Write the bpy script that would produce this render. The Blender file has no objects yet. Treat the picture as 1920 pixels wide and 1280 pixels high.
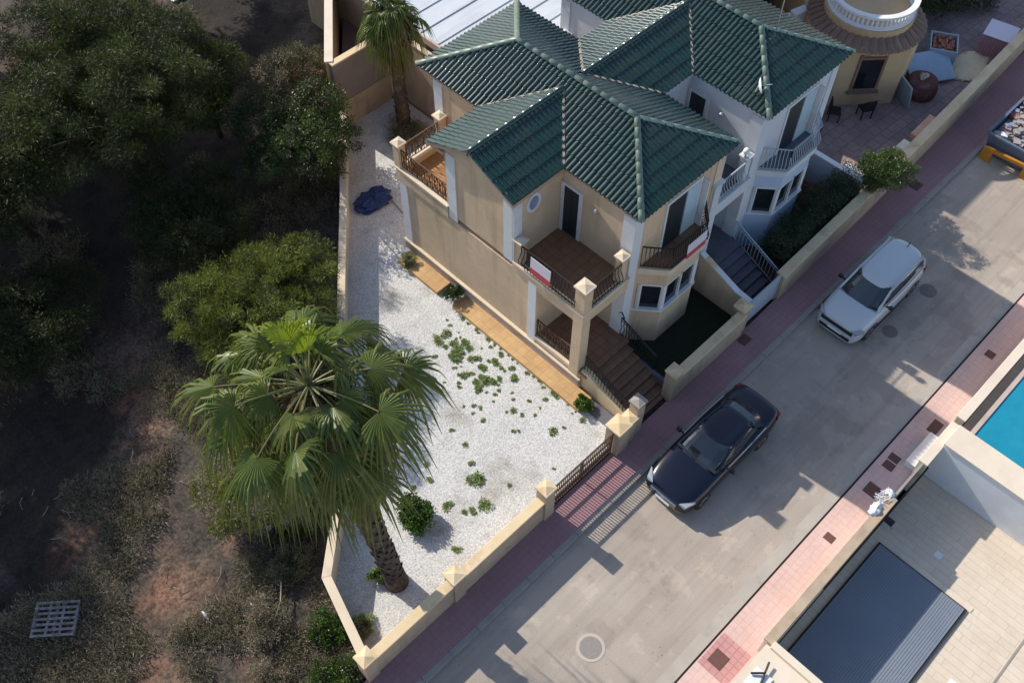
import bpy, math, random
import numpy as np
from mathutils import Vector, Matrix
R = math.radians
SC = bpy.context.scene
# ------------------------------------------------------------------ camera
cd = bpy.data.cameras.new('camera'); cam = bpy.data.objects.new('camera', cd)
SC.collection.objects.link(cam); SC.camera = cam
cd.sensor_width = 36.0; cd.lens = 34.875; cd.clip_end = 2000
cam.matrix_world = Matrix.Translation((0, 0, 27)) @ Matrix.Rotation(R(-45.2), 4, 'Z') @ Matrix.Rotation(R(35.29), 4, 'X') @ Matrix.Rotation(R(0.45), 4, 'Z')
# ------------------------------------------------------------------ light
SUN = Vector((0.15, -1.45, -1.0)).normalized()          # direction the light travels
sd = bpy.data.lights.new('sun', 'SUN'); so = bpy.data.objects.new('sun', sd); SC.collection.objects.link(so)
sd.energy = 4.1; sd.angle = R(0.55); sd.color = (1.0, 0.93, 0.82)
so.rotation_euler = SUN.to_track_quat('-Z', 'Y').to_euler()
w = bpy.data.worlds.new('World'); SC.world = w; w.use_nodes = True
nt = w.node_tree; bg = nt.nodes['Background']; sky = nt.nodes.new('ShaderNodeTexSky')
sky.sky_type = 'NISHITA'; sky.sun_disc = False
sky.sun_elevation = math.asin(-SUN.z); sky.sun_rotation = math.atan2(-SUN.x, -SUN.y)
nt.links.new(sky.outputs[0], bg.inputs[0]); bg.inputs[1].default_value = 0.135
SC.view_settings.view_transform = 'Standard'; SC.view_settings.look = 'None'
SC.view_settings.exposure = 0.5; SC.view_settings.gamma = 1.0
SC.cycles.max_bounces = 6; SC.cycles.diffuse_bounces = 3; SC.cycles.transparent_max_bounces = 8

# ------------------------------------------------------------------ materials
def mat(name, c1, c2=None, rough=0.8, sc=3.0, c3=None, sc3=0.6, th3=(0.55, 0.7), bump=0.0, bsc=30.0, metal=0.0, spec=0.5,
        coat=0.0, trans=0.0, fine=None, det=6.0, streak=(), spots=None):
    m = bpy.data.materials.new(name); m.use_nodes = True; t = m.node_tree; N = t.nodes; L = t.links
    b = N['Principled BSDF']; b.inputs['Roughness'].default_value = rough; b.inputs['Metallic'].default_value = metal
    b.inputs['Specular IOR Level'].default_value = spec; b.inputs['Coat Weight'].default_value = coat
    b.inputs['Coat Roughness'].default_value = 0.05
    g = N.new('ShaderNodeNewGeometry'); pos = g.outputs['Position']
    def noise(s, d=det, r=0.6):
        n = N.new('ShaderNodeTexNoise'); n.inputs['Scale'].default_value = s; n.inputs['Detail'].default_value = d
        n.inputs['Roughness'].default_value = r; L.new(pos, n.inputs['Vector']); return n.outputs['Fac']
    def ramp(v, a, b_):
        mr = N.new('ShaderNodeMapRange'); mr.inputs[1].default_value = a; mr.inputs[2].default_value = b_
        L.new(v, mr.inputs[0]); return mr.outputs[0]
    def mix(f, a, b_, mode='MIX'):
        x = N.new('ShaderNodeMix'); x.data_type = 'RGBA'; x.blend_type = mode
        if hasattr(f, 'links') or hasattr(f, 'is_linked'): L.new(f, x.inputs[0])
        else: x.inputs[0].default_value = f
        for i, c in ((6, a), (7, b_)):
            if isinstance(c, tuple): x.inputs[i].default_value = (*c, 1)
            else: L.new(c, x.inputs[i])
        return x.outputs[2]
    col = c1
    if c2: col = mix(ramp(noise(sc), 0.32, 0.68), c1, c2)
    if c3: col = mix(ramp(noise(sc3, 4), *th3), col, c3)
    if fine:
        fs, fa, fb = fine
        col = mix(ramp(noise(fs, 3, 0.7), 0.38, 0.62), col, mix(1.0, col, fa if not isinstance(fa, (int, float)) else (fa,) * 3, 'MULTIPLY'))
    for (vec, amt, lo, hi) in streak:
        mp = N.new('ShaderNodeMapping'); mp.inputs['Scale'].default_value = vec; L.new(pos, mp.inputs['Vector'])
        n = N.new('ShaderNodeTexNoise'); n.inputs['Scale'].default_value = 1.0; n.inputs['Detail'].default_value = 5; n.inputs['Roughness'].default_value = .6; L.new(mp.outputs[0], n.inputs['Vector'])
        col = mix(ramp(n.outputs['Fac'], lo, hi), col, mix(1.0, col, amt, 'MULTIPLY'))
    if spots:
        vo = N.new('ShaderNodeTexVoronoi'); vo.inputs['Scale'].default_value = spots[0]; L.new(pos, vo.inputs['Vector'])
        col = mix(ramp(vo.outputs['Distance'], spots[2], spots[3]), mix(1.0, col, spots[1], 'MULTIPLY'), col)
    if isinstance(col, tuple): b.inputs['Base Color'].default_value = (*col, 1)
    else: L.new(col, b.inputs['Base Color'])
    if bump:
        bn = N.new('ShaderNodeBump'); bn.inputs['Strength'].default_value = bump; bn.inputs['Distance'].default_value = 0.02
        L.new(noise(bsc, 4), bn.inputs['Height']); L.new(bn.outputs[0], b.inputs['Normal'])
    if trans:
        tr = N.new('ShaderNodeBsdfTranslucent'); mx = N.new('ShaderNodeMixShader'); mx.inputs[0].default_value = trans
        if isinstance(col, tuple): tr.inputs[0].default_value = (*col, 1)
        else: L.new(col, tr.inputs[0])
        L.new(b.outputs[0], mx.inputs[1]); L.new(tr.outputs[0], mx.inputs[2]); L.new(mx.outputs[0], N['Material Output'].inputs[0])
    m['_col'] = 1; m.diffuse_color = (*c1, 1)
    return m

def tile_mat(name, c1, c2, mortar, w_, h_, ang=0.0, off=0.5, ms=0.02, rough=0.8, sc=1.2, dirt=(0.75, 0.75, 0.75), bump=0.3, stain=None, dsc=0.7):
    m = bpy.data.materials.new(name); m.use_nodes = True; t = m.node_tree; N = t.nodes; L = t.links
    b = N['Principled BSDF']; b.inputs['Roughness'].default_value = rough
    g = N.new('ShaderNodeNewGeometry'); mp = N.new('ShaderNodeMapping'); mp.inputs['Rotation'].default_value = (0, 0, ang)
    L.new(g.outputs['Position'], mp.inputs['Vector'])
    br = N.new('ShaderNodeTexBrick'); br.offset = off; br.inputs['Scale'].default_value = 1.0
    br.inputs['Color1'].default_value = (*c1, 1); br.inputs['Color2'].default_value = (*c2, 1); br.inputs['Mortar'].default_value = (*mortar, 1)
    br.inputs['Brick Width'].default_value = w_; br.inputs['Row Height'].default_value = h_; br.inputs['Mortar Size'].default_value = ms
    L.new(mp.outputs[0], br.inputs['Vector'])
    col = br.outputs['Color']
    for (s, amt, lo, hi) in ((dsc, dirt, 0.4, 0.7), (sc * 7, tuple((1 + x) / 2 for x in dirt), 0.35, 0.65)):
        n = N.new('ShaderNodeTexNoise'); n.inputs['Scale'].default_value = s; n.inputs['Detail'].default_value = 6; n.inputs['Roughness'].default_value = 0.65
        L.new(g.outputs['Position'], n.inputs['Vector'])
        mr = N.new('ShaderNodeMapRange'); mr.inputs[1].default_value = lo; mr.inputs[2].default_value = hi; L.new(n.outputs['Fac'], mr.inputs[0])
        x = N.new('ShaderNodeMix'); x.data_type = 'RGBA'; x.blend_type = 'MULTIPLY'; L.new(mr.outputs[0], x.inputs[0]); L.new(col, x.inputs[6])
        x.inputs[7].default_value = (*amt, 1); col = x.outputs[2]
    L.new(col, b.inputs['Base Color'])
    bn = N.new('ShaderNodeBump'); bn.inputs['Strength'].default_value = bump; bn.inputs['Distance'].default_value = 0.01; bn.invert = True
    L.new(br.outputs['Fac'], bn.inputs['Height']); L.new(bn.outputs[0], b.inputs['Normal'])
    return m

MT = {}
MT['wall'] = mat('cream_render', (.61, .455, .315), (.55, .405, .275), .9, .9, (.49, .375, .25), .45, (.48, .62), bump=.25, bsc=60, streak=(((2.6, 2.6, .22), (.78, .75, .72), .52, .76), ((.9, .9, .9), (1.14, 1.13, 1.12), .5, .56)))
MT['wall2'] = mat('white_render', (.60, .62, .66), (.54, .56, .60), .9, .8, (.44, .45, .46), .5, (.55, .8), bump=.2, bsc=60)
MT['bluewhite'] = mat('bluish_render', (.42, .52, .68), (.38, .47, .62), .9, .8, bump=.2, bsc=60)
MT['trim'] = mat('white_trim', (.66, .66, .68), (.58, .58, .60), .8, 1.5, (.42, .41, .40), .9, (.58, .8))
MT['cream'] = mat('cream_trim', (.66, .55, .42), (.58, .47, .34), .85, 1.5, (.42, .33, .24), 1.1, (.58, .78))
MT['capstone'] = mat('wall_coping', (.62, .47, .27), (.68, .54, .36), .85, 1.2, (.42, .30, .18), 1.3, (.52, .75), bump=.2, bsc=50)
MT['gwall'] = mat('garden_wall_render', (.47, .36, .26), (.41, .315, .225), .9, 1.0, (.32, .25, .19), .9, (.50, .75), bump=.25, bsc=50, streak=(((3, 3, .3), (.80, .77, .74), .5, .75),))
MT['yellow'] = tile_mat('ochre_walk_tiles', (.60, .385, .18), (.54, .345, .16), (.47, .31, .16), .3, .3, 0, 0, .012, dirt=(.78, .74, .70))
MT['plinth'] = mat('plinth_render', (.50, .40, .34), (.43, .35, .30), .9, 1.4, (.33, .27, .22), 1.2, (.5, .7))
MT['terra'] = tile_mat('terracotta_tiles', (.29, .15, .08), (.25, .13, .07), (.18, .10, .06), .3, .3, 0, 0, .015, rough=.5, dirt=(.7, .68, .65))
MT['terra_sun'] = tile_mat('sunlit_terracotta_tiles', (.44, .24, .10), (.40, .21, .09), (.28, .15, .07), .3, .3, 0, 0, .015, rough=.5, dirt=(.8, .75, .7))  # terracotta copy with sunlight put into its colour, for the rear terrace
MT['steps'] = tile_mat('stair_tiles', (.26, .135, .085), (.22, .115, .07), (.14, .08, .05), .33, .3, 0, 0, .012, rough=.45)
MT['greystep'] = mat('grey_stone_tiles', (.10, .10, .13), (.14, .14, .17), .6, 3.0, (.07, .07, .09), 1.5)
MT['iron'] = mat('wrought_iron', (.03, .028, .03), (.05, .04, .035), .5, 8, metal=.6)
MT['rusty'] = mat('rusty_iron', (.13, .075, .045), (.08, .05, .035), .6, 8, metal=.4)
MT['whitemetal'] = mat('white_painted_metal', (.36, .42, .48), None, .5)
MT['darkglass'] = mat('dark_glass', (.012, .016, .02), None, .08, spec=.8)
MT['darkdoor'] = mat('dark_green_shutter', (.010, .018, .024), (.014, .024, .03), .45, 6)
MT['lightshutter'] = mat('pale_blue_shutter', (.40, .52, .60), None, .6)
MT['soffit'] = mat('eave_render', (.46, .34, .24), (.38, .28, .20), .9, 2.0)
MT['tile'] = mat('green_glazed_tile', (.007, .036, .027), (.011, .047, .035), .20, 2.2, (.026, .048, .036), .9, (.48, .75), spec=.7, coat=.3, fine=(16, .60, 1), streak=(((5, 5, 5), (1.5, 1.4, 1.4), .56, .7),))
MT['tile2'] = mat('green_glazed_tile_b', (.008, .036, .027), (.012, .046, .034), .21, 2.2, (.028, .048, .036), .9, (.48, .75), spec=.7, coat=.3, fine=(16, .60, 1), streak=(((5, 5, 5), (1.5, 1.4, 1.4), .56, .7),))
MT['ridge'] = mat('green_ridge_tile', (.12, .185, .145), (.16, .22, .17), .42, 5, (.26, .27, .21), 2.4, (.5, .7), spec=.6, fine=(9, .75, 1))
MT['ridgelt'] = mat('limed_ridge_tile', (.30, .36, .30), (.20, .29, .23), .5, 4)
MT['valley'] = mat('mortar_valley', (.30, .25, .20), (.36, .31, .26), .9, 6)
MT['asphalt'] = mat('worn_concrete_road', (.43, .365, .305), (.365, .312, .262), .92, .35, (.485, .42, .355), .25, (.45, .7), bump=.5, bsc=70, fine=(38, .80, 1), streak=(((.09, 2.6, 1), (.85, .85, .86), .48, .66), ((.5, .35, 1), (.86, .85, .86), .56, .60), ((1.3, 1.1, 1), (1.12, 1.11, 1.09), .58, .62), ((2.2, 2.4, 1), (.86, .85, .84), .62, .68)), spots=(2.3, (.62, .60, .58), .035, .06))
MT['gutter'] = mat('gutter_concrete', (.42, .38, .33), (.36, .33, .29), .9, 1.6, (.27, .25, .23), 2.0, (.55, .75), bump=.2)
MT['seam'] = mat('dark_joint', (.035, .032, .03), None, .95)
MT['kerb'] = mat('kerb_stone', (.33, .29, .26), (.27, .24, .21), .9, 2.0, bump=.2)
MT['pave'] = tile_mat('red_paving', (.37, .20, .205), (.35, .19, .195), (.31, .17, .175), .20, .20, 0, 0, .012, dirt=(.80, .80, .82), dsc=.5)
MT['pave2'] = tile_mat('pink_paving', (.64, .455, .41), (.61, .435, .395), (.56, .40, .36), .20, .20, 0, 0, .012, dirt=(.86, .82, .82), dsc=.5)
MT['patch'] = tile_mat('red_paving_patch', (.50, .26, .25), (.47, .245, .24), (.38, .2, .2), .20, .20, 0, 0, .018, dirt=(.85, .8, .8))
MT['gravel'] = mat('white_gravel', (.70, .695, .68), (.62, .615, .60), .95, 1.4, (.47, .44, .40), .55, (.56, .72), bump=1.0, bsc=20, fine=(21, .58, 1), streak=(((1.6, 1.6, 1), (.78, .77, .76), .56, .70),), spots=(5.5, (.45, .42, .38), .05, .10))
MT['dirt'] = mat('scrub_soil', (.105, .082, .064), (.070, .060, .050), .98, .9, (.150, .088, .058), .27, (.50, .66), bump=1.0, bsc=7, fine=(11, .42, 1), det=9, streak=(((3, 3, 3), (.55, .55, .55), .5, .62), ((.6, .6, .6), (1.5, 1.5, 1.45), .56, .66)))
MT['deck'] = tile_mat('cream_deck_tiles', (.67, .575, .46), (.63, .54, .43), (.54, .46, .37), 1.2, .24, math.pi / 2, .35, .012, dirt=(.88, .86, .84), dsc=.8)
MT['coping'] = mat('cream_coping', (.70, .60, .48), (.64, .55, .44), .85, 1.2, (.60, .47, .38), .9, (.5, .8), bump=.2, bsc=40)
MT['pure'] = mat('white_wall_paint', (.74, .75, .77), (.68, .69, .71), .85, 1.2, (.58, .57, .56), .7, (.5, .8))
MT['pool'] = mat('pool_water', (.012, .22, .33), (.016, .26, .37), .06, 2.0, spec=.6, bump=.25, bsc=3.0)
MT['cover'] = tile_mat('slatted_pool_cover', (.085, .125, .20), (.075, .115, .19), (.045, .07, .12), 40, .07, math.pi / 2, 0, .012, rough=.35, dirt=(.92, .92, .94), bump=.6)
MT['patio'] = tile_mat('patio_tiles', (.37, .265, .25), (.31, .235, .23), (.22, .17, .17), .45, .45, .06, .5, .02, dirt=(.68, .68, .7), dsc=.8)
MT['yellowhouse'] = mat('ochre_render', (.56, .40, .235), (.49, .35, .21), .9, 1.0, (.45, .30, .19), .6, (.5, .75), bump=.2)
MT['whiteroof'] = mat('white_panel_roof', (.54, .58, .62), (.48, .52, .57), .5, 1.0, streak=(((.3, 3, 1), (.85, .85, .86), .5, .7),))
MT['grey'] = mat('grey_slab', (.32, .28, .29), (.26, .23, .24), .9, 1.5, (.20, .18, .18), 1.0)
MT['lilac'] = mat('grey_cement_render', (.25, .205, .19), (.21, .175, .165), .95, 1.0, (.30, .24, .20), .8, (.5, .8), bump=.3)
MT['orange'] = mat('orange_render', (.56, .36, .16), (.50, .31, .14), .9, 1.2, (.40, .22, .10), .8)
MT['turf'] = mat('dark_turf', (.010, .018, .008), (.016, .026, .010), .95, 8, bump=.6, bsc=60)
MT['black'] = mat('black_plastic', (.015, .015, .017), None, .5)
MT['rubber'] = mat('tyre_rubber', (.02, .02, .02), None, .85)
MT['alloy'] = mat('alloy_wheel', (.45, .46, .48), None, .3, metal=.9)
MT['chrome'] = mat('chrome', (.75, .77, .80), None, .12, metal=1.0)
MT['navy'] = mat('navy_car_paint', (.0015, .003, .013), None, .25, spec=.4, coat=.5)
MT['silver'] = mat('pearl_white_car_paint', (.50, .52, .54), None, .3, spec=.5, coat=.8)
MT['carglass'] = mat('car_glass', (.012, .018, .024), None, .04, spec=.9, coat=.6)
MT['lamp'] = mat('lamp_lens', (.30, .33, .37), None, .15, spec=.8)
MT['redlamp'] = mat('red_lens', (.25, .01, .01), None, .2)
MT['metercover'] = mat('iron_cover_brown', (.13, .055, .045), (.10, .05, .045), .8, 9)
MT['manhole'] = mat('grey_iron_cover', (.27, .24, .22), (.24, .21, .195), .85, 12, bump=.6, bsc=25)
MT['ring'] = mat('pale_concrete_ring', (.46, .40, .34), None, .9)
MT['bark'] = mat('palm_bark', (.085, .058, .045), (.045, .032, .027), .95, 9, (.15, .11, .085), 3, (.5, .7), bump=1, bsc=20)
MT['wood'] = mat('tree_bark', (.07, .05, .035), (.04, .03, .022), .95, 5, bump=1, bsc=15)
MT['skirt'] = mat('dry_palm_leaves', (.17, .105, .065), (.10, .065, .042), .9, 6, (.26, .19, .11), 2.5, (.5, .7), trans=.15)
def leaf(name, a, b_, c=None, rough=.5, sc=3.0, tr=.3, spec=.4):
    return mat(name, a, b_, rough, sc, c, 1.1, (.48, .7), trans=tr, spec=spec)
MT['palm'] = leaf('palm_leaf', (.082, .122, .020), (.110, .145, .024), (.19, .18, .04), .40, 2.6, .32, .5)
MT['palmyoung'] = leaf('young_palm_leaf', (.30, .36, .02), (.25, .32, .02), None, .4, 3, .4, .5)
MT['petiole'] = mat('palm_stalk', (.20, .19, .07), (.13, .13, .045), .6, 4)
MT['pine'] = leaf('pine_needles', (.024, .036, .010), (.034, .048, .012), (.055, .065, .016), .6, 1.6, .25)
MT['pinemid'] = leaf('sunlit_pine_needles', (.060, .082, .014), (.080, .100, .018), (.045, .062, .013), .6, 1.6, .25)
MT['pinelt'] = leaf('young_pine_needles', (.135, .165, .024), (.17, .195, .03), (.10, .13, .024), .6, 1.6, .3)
MT['carob'] = leaf('carob_leaves', (.028, .045, .016), (.040, .060, .020), (.065, .085, .024), .42, 1.8, .2, .5)
MT['olive'] = leaf('olive_leaves', (.070, .078, .042), (.090, .095, .050), (.05, .06, .03), .6, 2.0, .2)
MT['shrub'] = leaf('shrub_leaves', (.07, .12, .022), (.09, .15, .03), (.09, .12, .03), .5, 3, .3)
MT['weed'] = leaf('weed_leaves', (.33, .40, .16), (.27, .34, .12), (.38, .42, .20), .7, 5, .45)
MT['bright'] = leaf('bright_leaves', (.06, .14, .012), (.08, .17, .016), None, .5, 4, .3)
MT['dry'] = leaf('dry_scrub', (.34, .275, .195), (.26, .215, .15), (.20, .18, .115), .9, .7, .25)
MT['green_scrub'] = leaf('green_scrub', (.19, .172, .105), (.235, .205, .14), (.13, .135, .062), .9, .8, .3)
MT['litter'] = mat('white_plastic_litter', (.65, .67, .70), None, .6)
MT['pallet'] = mat('grey_plastic_pallet', (.24, .225, .245), (.20, .19, .21), .7, 4)
MT['tarp'] = mat('navy_tarpaulin', (.008, .022, .095), (.012, .032, .13), .45, 5, bump=.8, bsc=8)
MT['sign_w'] = mat('sign_white', (.62, .58, .64), None, .6)
MT['sign_r'] = mat('sign_red', (.45, .05, .07), None, .6)
MT['bluemetal'] = mat('blue_skip_steel', (.11, .15, .21), (.08, .11, .16), .7, 3, (.20, .15, .11), 2, (.55, .75))
MT['orangemetal'] = mat('orange_barrier', (.52, .22, .02), (.42, .17, .02), .6, 5)
MT['rubble'] = mat('rubble', (.34, .31, .30), (.27, .245, .245), .95, 3, (.36, .20, .17), 1.2, (.5, .7))
MT['brick'] = mat('red_brick', (.34, .13, .09), (.28, .11, .08), .9, 6)
MT['pinkwrap'] = mat('pink_brick_pack', (.46, .26, .28), (.38, .2, .22), .9, 5)
MT['film'] = mat('shrink_film', (.66, .58, .66), None, .35)
MT['board'] = mat('pale_blue_board', (.38, .48, .60), (.32, .42, .54), .7, 3)
MT['bluegrey'] = mat('blue_grey_sheet', (.22, .27, .38), (.18, .22, .32), .6, 3)
MT['redwood'] = mat('red_brown_fabric', (.13, .045, .038), (.10, .035, .03), .85, 4, (.17, .10, .09), 2)
MT['rustleaf'] = leaf('copper_leaves', (.20, .075, .03), (.13, .05, .025), (.26, .15, .09), .7, 4, .2)
MT['sand'] = mat('sand_heap', (.78, .66, .44), (.72, .60, .40), .95, 3, bump=.4)
MT['clay'] = mat('clay_roof_tile', (.21, .13, .10), (.17, .11, .09), .9, 4, (.28, .2, .16), 2)
MT['peach'] = mat('peach_block', (.60, .30, .18), (.66, .42, .30), .9, 4)
MT['stick'] = mat('bleached_branch', (.30, .24, .19), None, .9)

# ------------------------------------------------------------------ mesh helpers
class MB:
    def __init__(s): s.v = []; s.f = []; s.m = []
    def add(s, vs, fs, mi=0):
        b = len(s.v); s.v += [tuple(p) for p in vs]; s.f += [tuple(b + i for i in q) for q in fs]; s.m += [mi] * len(fs); return s
    def hexa(s, p, mi=0):
        return s.add(p, [(0, 3, 2, 1), (4, 5, 6, 7), (0, 1, 5, 4), (1, 2, 6, 5), (2, 3, 7, 6), (3, 0, 4, 7)], mi)
    def box(s, x0, x1, y0, y1, z0, z1, mi=0):
        return s.hexa([(x0, y0, z0), (x1, y0, z0), (x1, y1, z0), (x0, y1, z0), (x0, y0, z1), (x1, y0, z1), (x1, y1, z1), (x0, y1, z1)], mi)
    def bar(s, a, b, w_, h_, mi=0, up=(0, 0, 1)):
        a = Vector(a); b = Vector(b); d = (b - a).normalized(); u = Vector(up)
        if abs(d.dot(u)) > .98: u = Vector((1, 0, 0))
        sx = d.cross(u).normalized(); uu = sx.cross(d).normalized()
        P = []
        for q in (a, b):
            P += [q - sx * w_ / 2 - uu * h_ / 2, q + sx * w_ / 2 - uu * h_ / 2, q + sx * w_ / 2 + uu * h_ / 2, q - sx * w_ / 2 + uu * h_ / 2]
        return s.add(P, [(0, 1, 2, 3), (7, 6, 5, 4), (0, 4, 5, 1), (1, 5, 6, 2), (2, 6, 7, 3), (3, 7, 4, 0)], mi)
    def prism(s, poly, z0, z1, mi=0):
        n = len(poly)
        z0 = z0 if isinstance(z0, (list, tuple)) else [z0] * n; z1 = z1 if isinstance(z1, (list, tuple)) else [z1] * n
        vs = [(p[0], p[1], z0[i]) for i, p in enumerate(poly)] + [(p[0], p[1], z1[i]) for i, p in enumerate(poly)]
        fs = [tuple(range(n - 1, -1, -1)), tuple(range(n, 2 * n))] + [(i, (i + 1) % n, n + (i + 1) % n, n + i) for i in range(n)]
        return s.add(vs, fs, mi)
    def tube(s, path, r, n=8, mi=0, cap=True):
        path = [Vector(p) for p in path]; rs = r if isinstance(r, (list, tuple)) else [r] * len(path)
        vs = []; pr = None
        for i, p in enumerate(path):
            d = (path[min(i + 1, len(path) - 1)] - path[max(i - 1, 0)]).normalized()
            if pr is None: pr = d.orthogonal().normalized()
            pr = (pr - d * pr.dot(d)).normalized(); q = d.cross(pr)
            for k in range(n):
                a = 2 * math.pi * k / n; vs.append(p + (pr * math.cos(a) + q * math.sin(a)) * rs[i])
        fs = []
        for i in range(len(path) - 1):
            for k in range(n): fs.append((i * n + k, i * n + (k + 1) % n, (i + 1) * n + (k + 1) % n, (i + 1) * n + k))
        if cap: fs += [tuple(range(n - 1, -1, -1)), tuple(range((len(path) - 1) * n, len(path) * n))]
        return s.add(vs, fs, mi)
    def lathe(s, c, prof, n=16, mi=0, axis='z'):
        vs = []; k0 = len(prof)
        for (r, z) in prof:
            for k in range(n):
                a = 2 * math.pi * k / n
                if axis == 'z': vs.append((c[0] + r * math.cos(a), c[1] + r * math.sin(a), c[2] + z))
                else: vs.append((c[0] + r * math.cos(a), c[1] + z, c[2] + r * math.sin(a)))
        fs = [(i * n + k, i * n + (k + 1) % n, (i + 1) * n + (k + 1) % n, (i + 1) * n + k) for i in range(k0 - 1) for k in range(n)]
        fs += [tuple(range(n - 1, -1, -1)), tuple(range((k0 - 1) * n, k0 * n))]
        return s.add(vs, fs, mi)
    def quad(s, *p, mi=0): return s.add(p, [tuple(range(len(p)))], mi)

def children(o): return [c for c in bpy.data.objects if c.parent == o]
def tag(o, label=None, cat=None, group=None, kind=None):
    if label: o['label'] = label
    if cat: o['category'] = cat
    if group: o['group'] = group
    if kind: o['kind'] = kind
    return o
def wpos(o):
    p = Vector(o.location)
    while o.parent: o = o.parent; p += Vector(o.location)
    return p
def build(mb, name, mats, parent=None, smooth=False, bevel=0, sub=0, local=False, loc=None, label=None):
    me = bpy.data.meshes.new(name); me.from_pydata(mb.v, [], mb.f)
    if not isinstance(mats, (list, tuple)): mats = [mats]
    for m in mats: me.materials.append(MT[m] if isinstance(m, str) else m)
    if len(mats) > 1: me.polygons.foreach_set('material_index', mb.m)
    if smooth: me.polygons.foreach_set('use_smooth', [True] * len(me.polygons))
    me.update()
    o = bpy.data.objects.new(name, me); SC.collection.objects.link(o)
    if parent:
        o.parent = parent
        if not local: o.location = -wpos(parent)
    if loc: o.location = loc
    if bevel:
        b = o.modifiers.new('bevel', 'BEVEL'); b.width = bevel; b.segments = 2; b.limit_method = 'ANGLE'; b.angle_limit = R(40)
    if sub:
        b = o.modifiers.new('sub', 'SUBSURF'); b.levels = sub; b.render_levels = sub
    if label: o['label'] = label
    return o
def npmesh(name, V, F, mats, parent=None, mi=None, label=None, loc=None, smooth=False):
    """V (n,3) float, F (m,k) int"""
    me = bpy.data.meshes.new(name); k = F.shape[1]
    me.vertices.add(len(V)); me.vertices.foreach_set('co', V.astype(np.float32).ravel())
    me.loops.add(F.size); me.loops.foreach_set('vertex_index', F.astype(np.int32).ravel())
    me.polygons.add(len(F)); me.polygons.foreach_set('loop_start', np.arange(0, F.size, k, dtype=np.int32))
    if not isinstance(mats, (list, tuple)): mats = [mats]
    for m in mats: me.materials.append(MT[m] if isinstance(m, str) else m)
    if mi is not None: me.polygons.foreach_set('material_index', mi.astype(np.int32))
    if smooth: me.polygons.foreach_set('use_smooth', [True] * len(F))
    me.update(calc_edges=True)
    o = bpy.data.objects.new(name, me); SC.collection.objects.link(o)
    if parent: o.parent = parent; o.location = -wpos(parent)
    if loc is not None: o.location = loc
    if label: o['label'] = label
    return o
def empty(name, loc, rz=0):
    o = bpy.data.objects.new(name, None); SC.collection.objects.link(o); o.location = loc; o.rotation_euler = (0, 0, rz)
    o.empty_display_size = .2; return o
def copy_tree(o, parent=None):
    c = o.copy(); SC.collection.objects.link(c)
    if parent: c.parent = parent
    for ch in children(o): copy_tree(ch, c)
    return c
def struct(mb, name, m, **k):
    o = build(mb, name, m, **k); o['kind'] = 'structure'; return o


# ------------------------------------------------------------------ ground, street
b = MB()
b.add([(-600, 1.3, -.28), (600, 1.3, -.28), (600, 600, -.28), (-600, 600, -.28)], [(0, 1, 2, 3)])
b.add([(-600, 1.3, -.28), (600, 1.3, -.28), (600, 1.3, -1.2), (-600, 1.3, -1.2)], [(3, 2, 1, 0)])
b.add([(-600, 1.3, -1.2), (600, 1.3, -1.2), (600, -600, -1.2), (-600, -600, -1.2)], [(3, 2, 1, 0)])
struct(b, 'ground', 'dirt')
struct(MB().box(-30, 90, 2.83, 7.12, -.3, 0), 'road', 'asphalt')
b = MB().box(-30, 90, 2.47, 2.83, -.3, .006).box(-30, 90, 2.40, 2.47, -.3, -.02, 1)
struct(b, 'gutter', ['gutter', 'seam'])
b = MB()
for k in range(-30, 90): b.box(k + .004, k + .996, 7.12, 7.30, -.3, .125)
struct(b, 'kerb', 'kerb', bevel=.012)
b = MB().box(-30, 20.4, 7.30, 8.3, -.3, .12)
b.prism([(20.4, 7.3), (90, 7.3), (90, 9.6), (32, 8.75), (20.4, 8.3)], -.3, .12)
struct(b, 'pavement', 'pave')
struct(MB().box(-30, 90, 1.3, 2.40, -.3, .12), 'pavement', 'pave2')
struct(MB().box(9.6, 10.75, 1.42, 2.36, .1, .124), 'pavement_patch', 'patch')

# rough land beside the plot
rng = np.random.default_rng(3)
def vnoise(x, y, s, seed):
    r = np.random.default_rng(seed).random((64, 64)); X = x / s % 64; Y = y / s % 64
    i = np.floor(X).astype(int) % 64; j = np.floor(Y).astype(int) % 64; fx = X - np.floor(X); fy = Y - np.floor(Y)
    fx = fx * fx * (3 - 2 * fx); fy = fy * fy * (3 - 2 * fy); i1 = (i + 1) % 64; j1 = (j + 1) % 64
    return (r[i, j] * (1 - fx) + r[i1, j] * fx) * (1 - fy) + (r[i, j1] * (1 - fx) + r[i1, j1] * fx) * fy
nx, ny = 320, 260
gx, gy = np.meshgrid(np.linspace(-32, 62, nx), np.linspace(8.36, 85, ny), indexing='ij')
gz = (vnoise(gx + 99, gy + 99, 2.3, 1) - .5) * .16 + (vnoise(gx + 99, gy + 99, .7, 2) - .5) * .10 + (vnoise(gx + 99, gy + 99, .31, 4) - .5) * .08
gz = np.minimum(gz, .14) + 0.0
V = np.stack([gx.ravel(), gy.ravel(), gz.ravel()], 1)
ii, jj = np.meshgrid(np.arange(nx - 1), np.arange(ny - 1), indexing='ij'); a = (ii * ny + jj).ravel()
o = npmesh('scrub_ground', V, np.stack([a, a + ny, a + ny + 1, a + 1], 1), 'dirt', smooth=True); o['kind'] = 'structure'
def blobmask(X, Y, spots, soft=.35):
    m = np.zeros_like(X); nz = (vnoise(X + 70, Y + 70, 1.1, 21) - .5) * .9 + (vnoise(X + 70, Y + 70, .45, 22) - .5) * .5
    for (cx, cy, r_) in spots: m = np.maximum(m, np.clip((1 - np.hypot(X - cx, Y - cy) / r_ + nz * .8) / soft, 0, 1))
    return m
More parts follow.
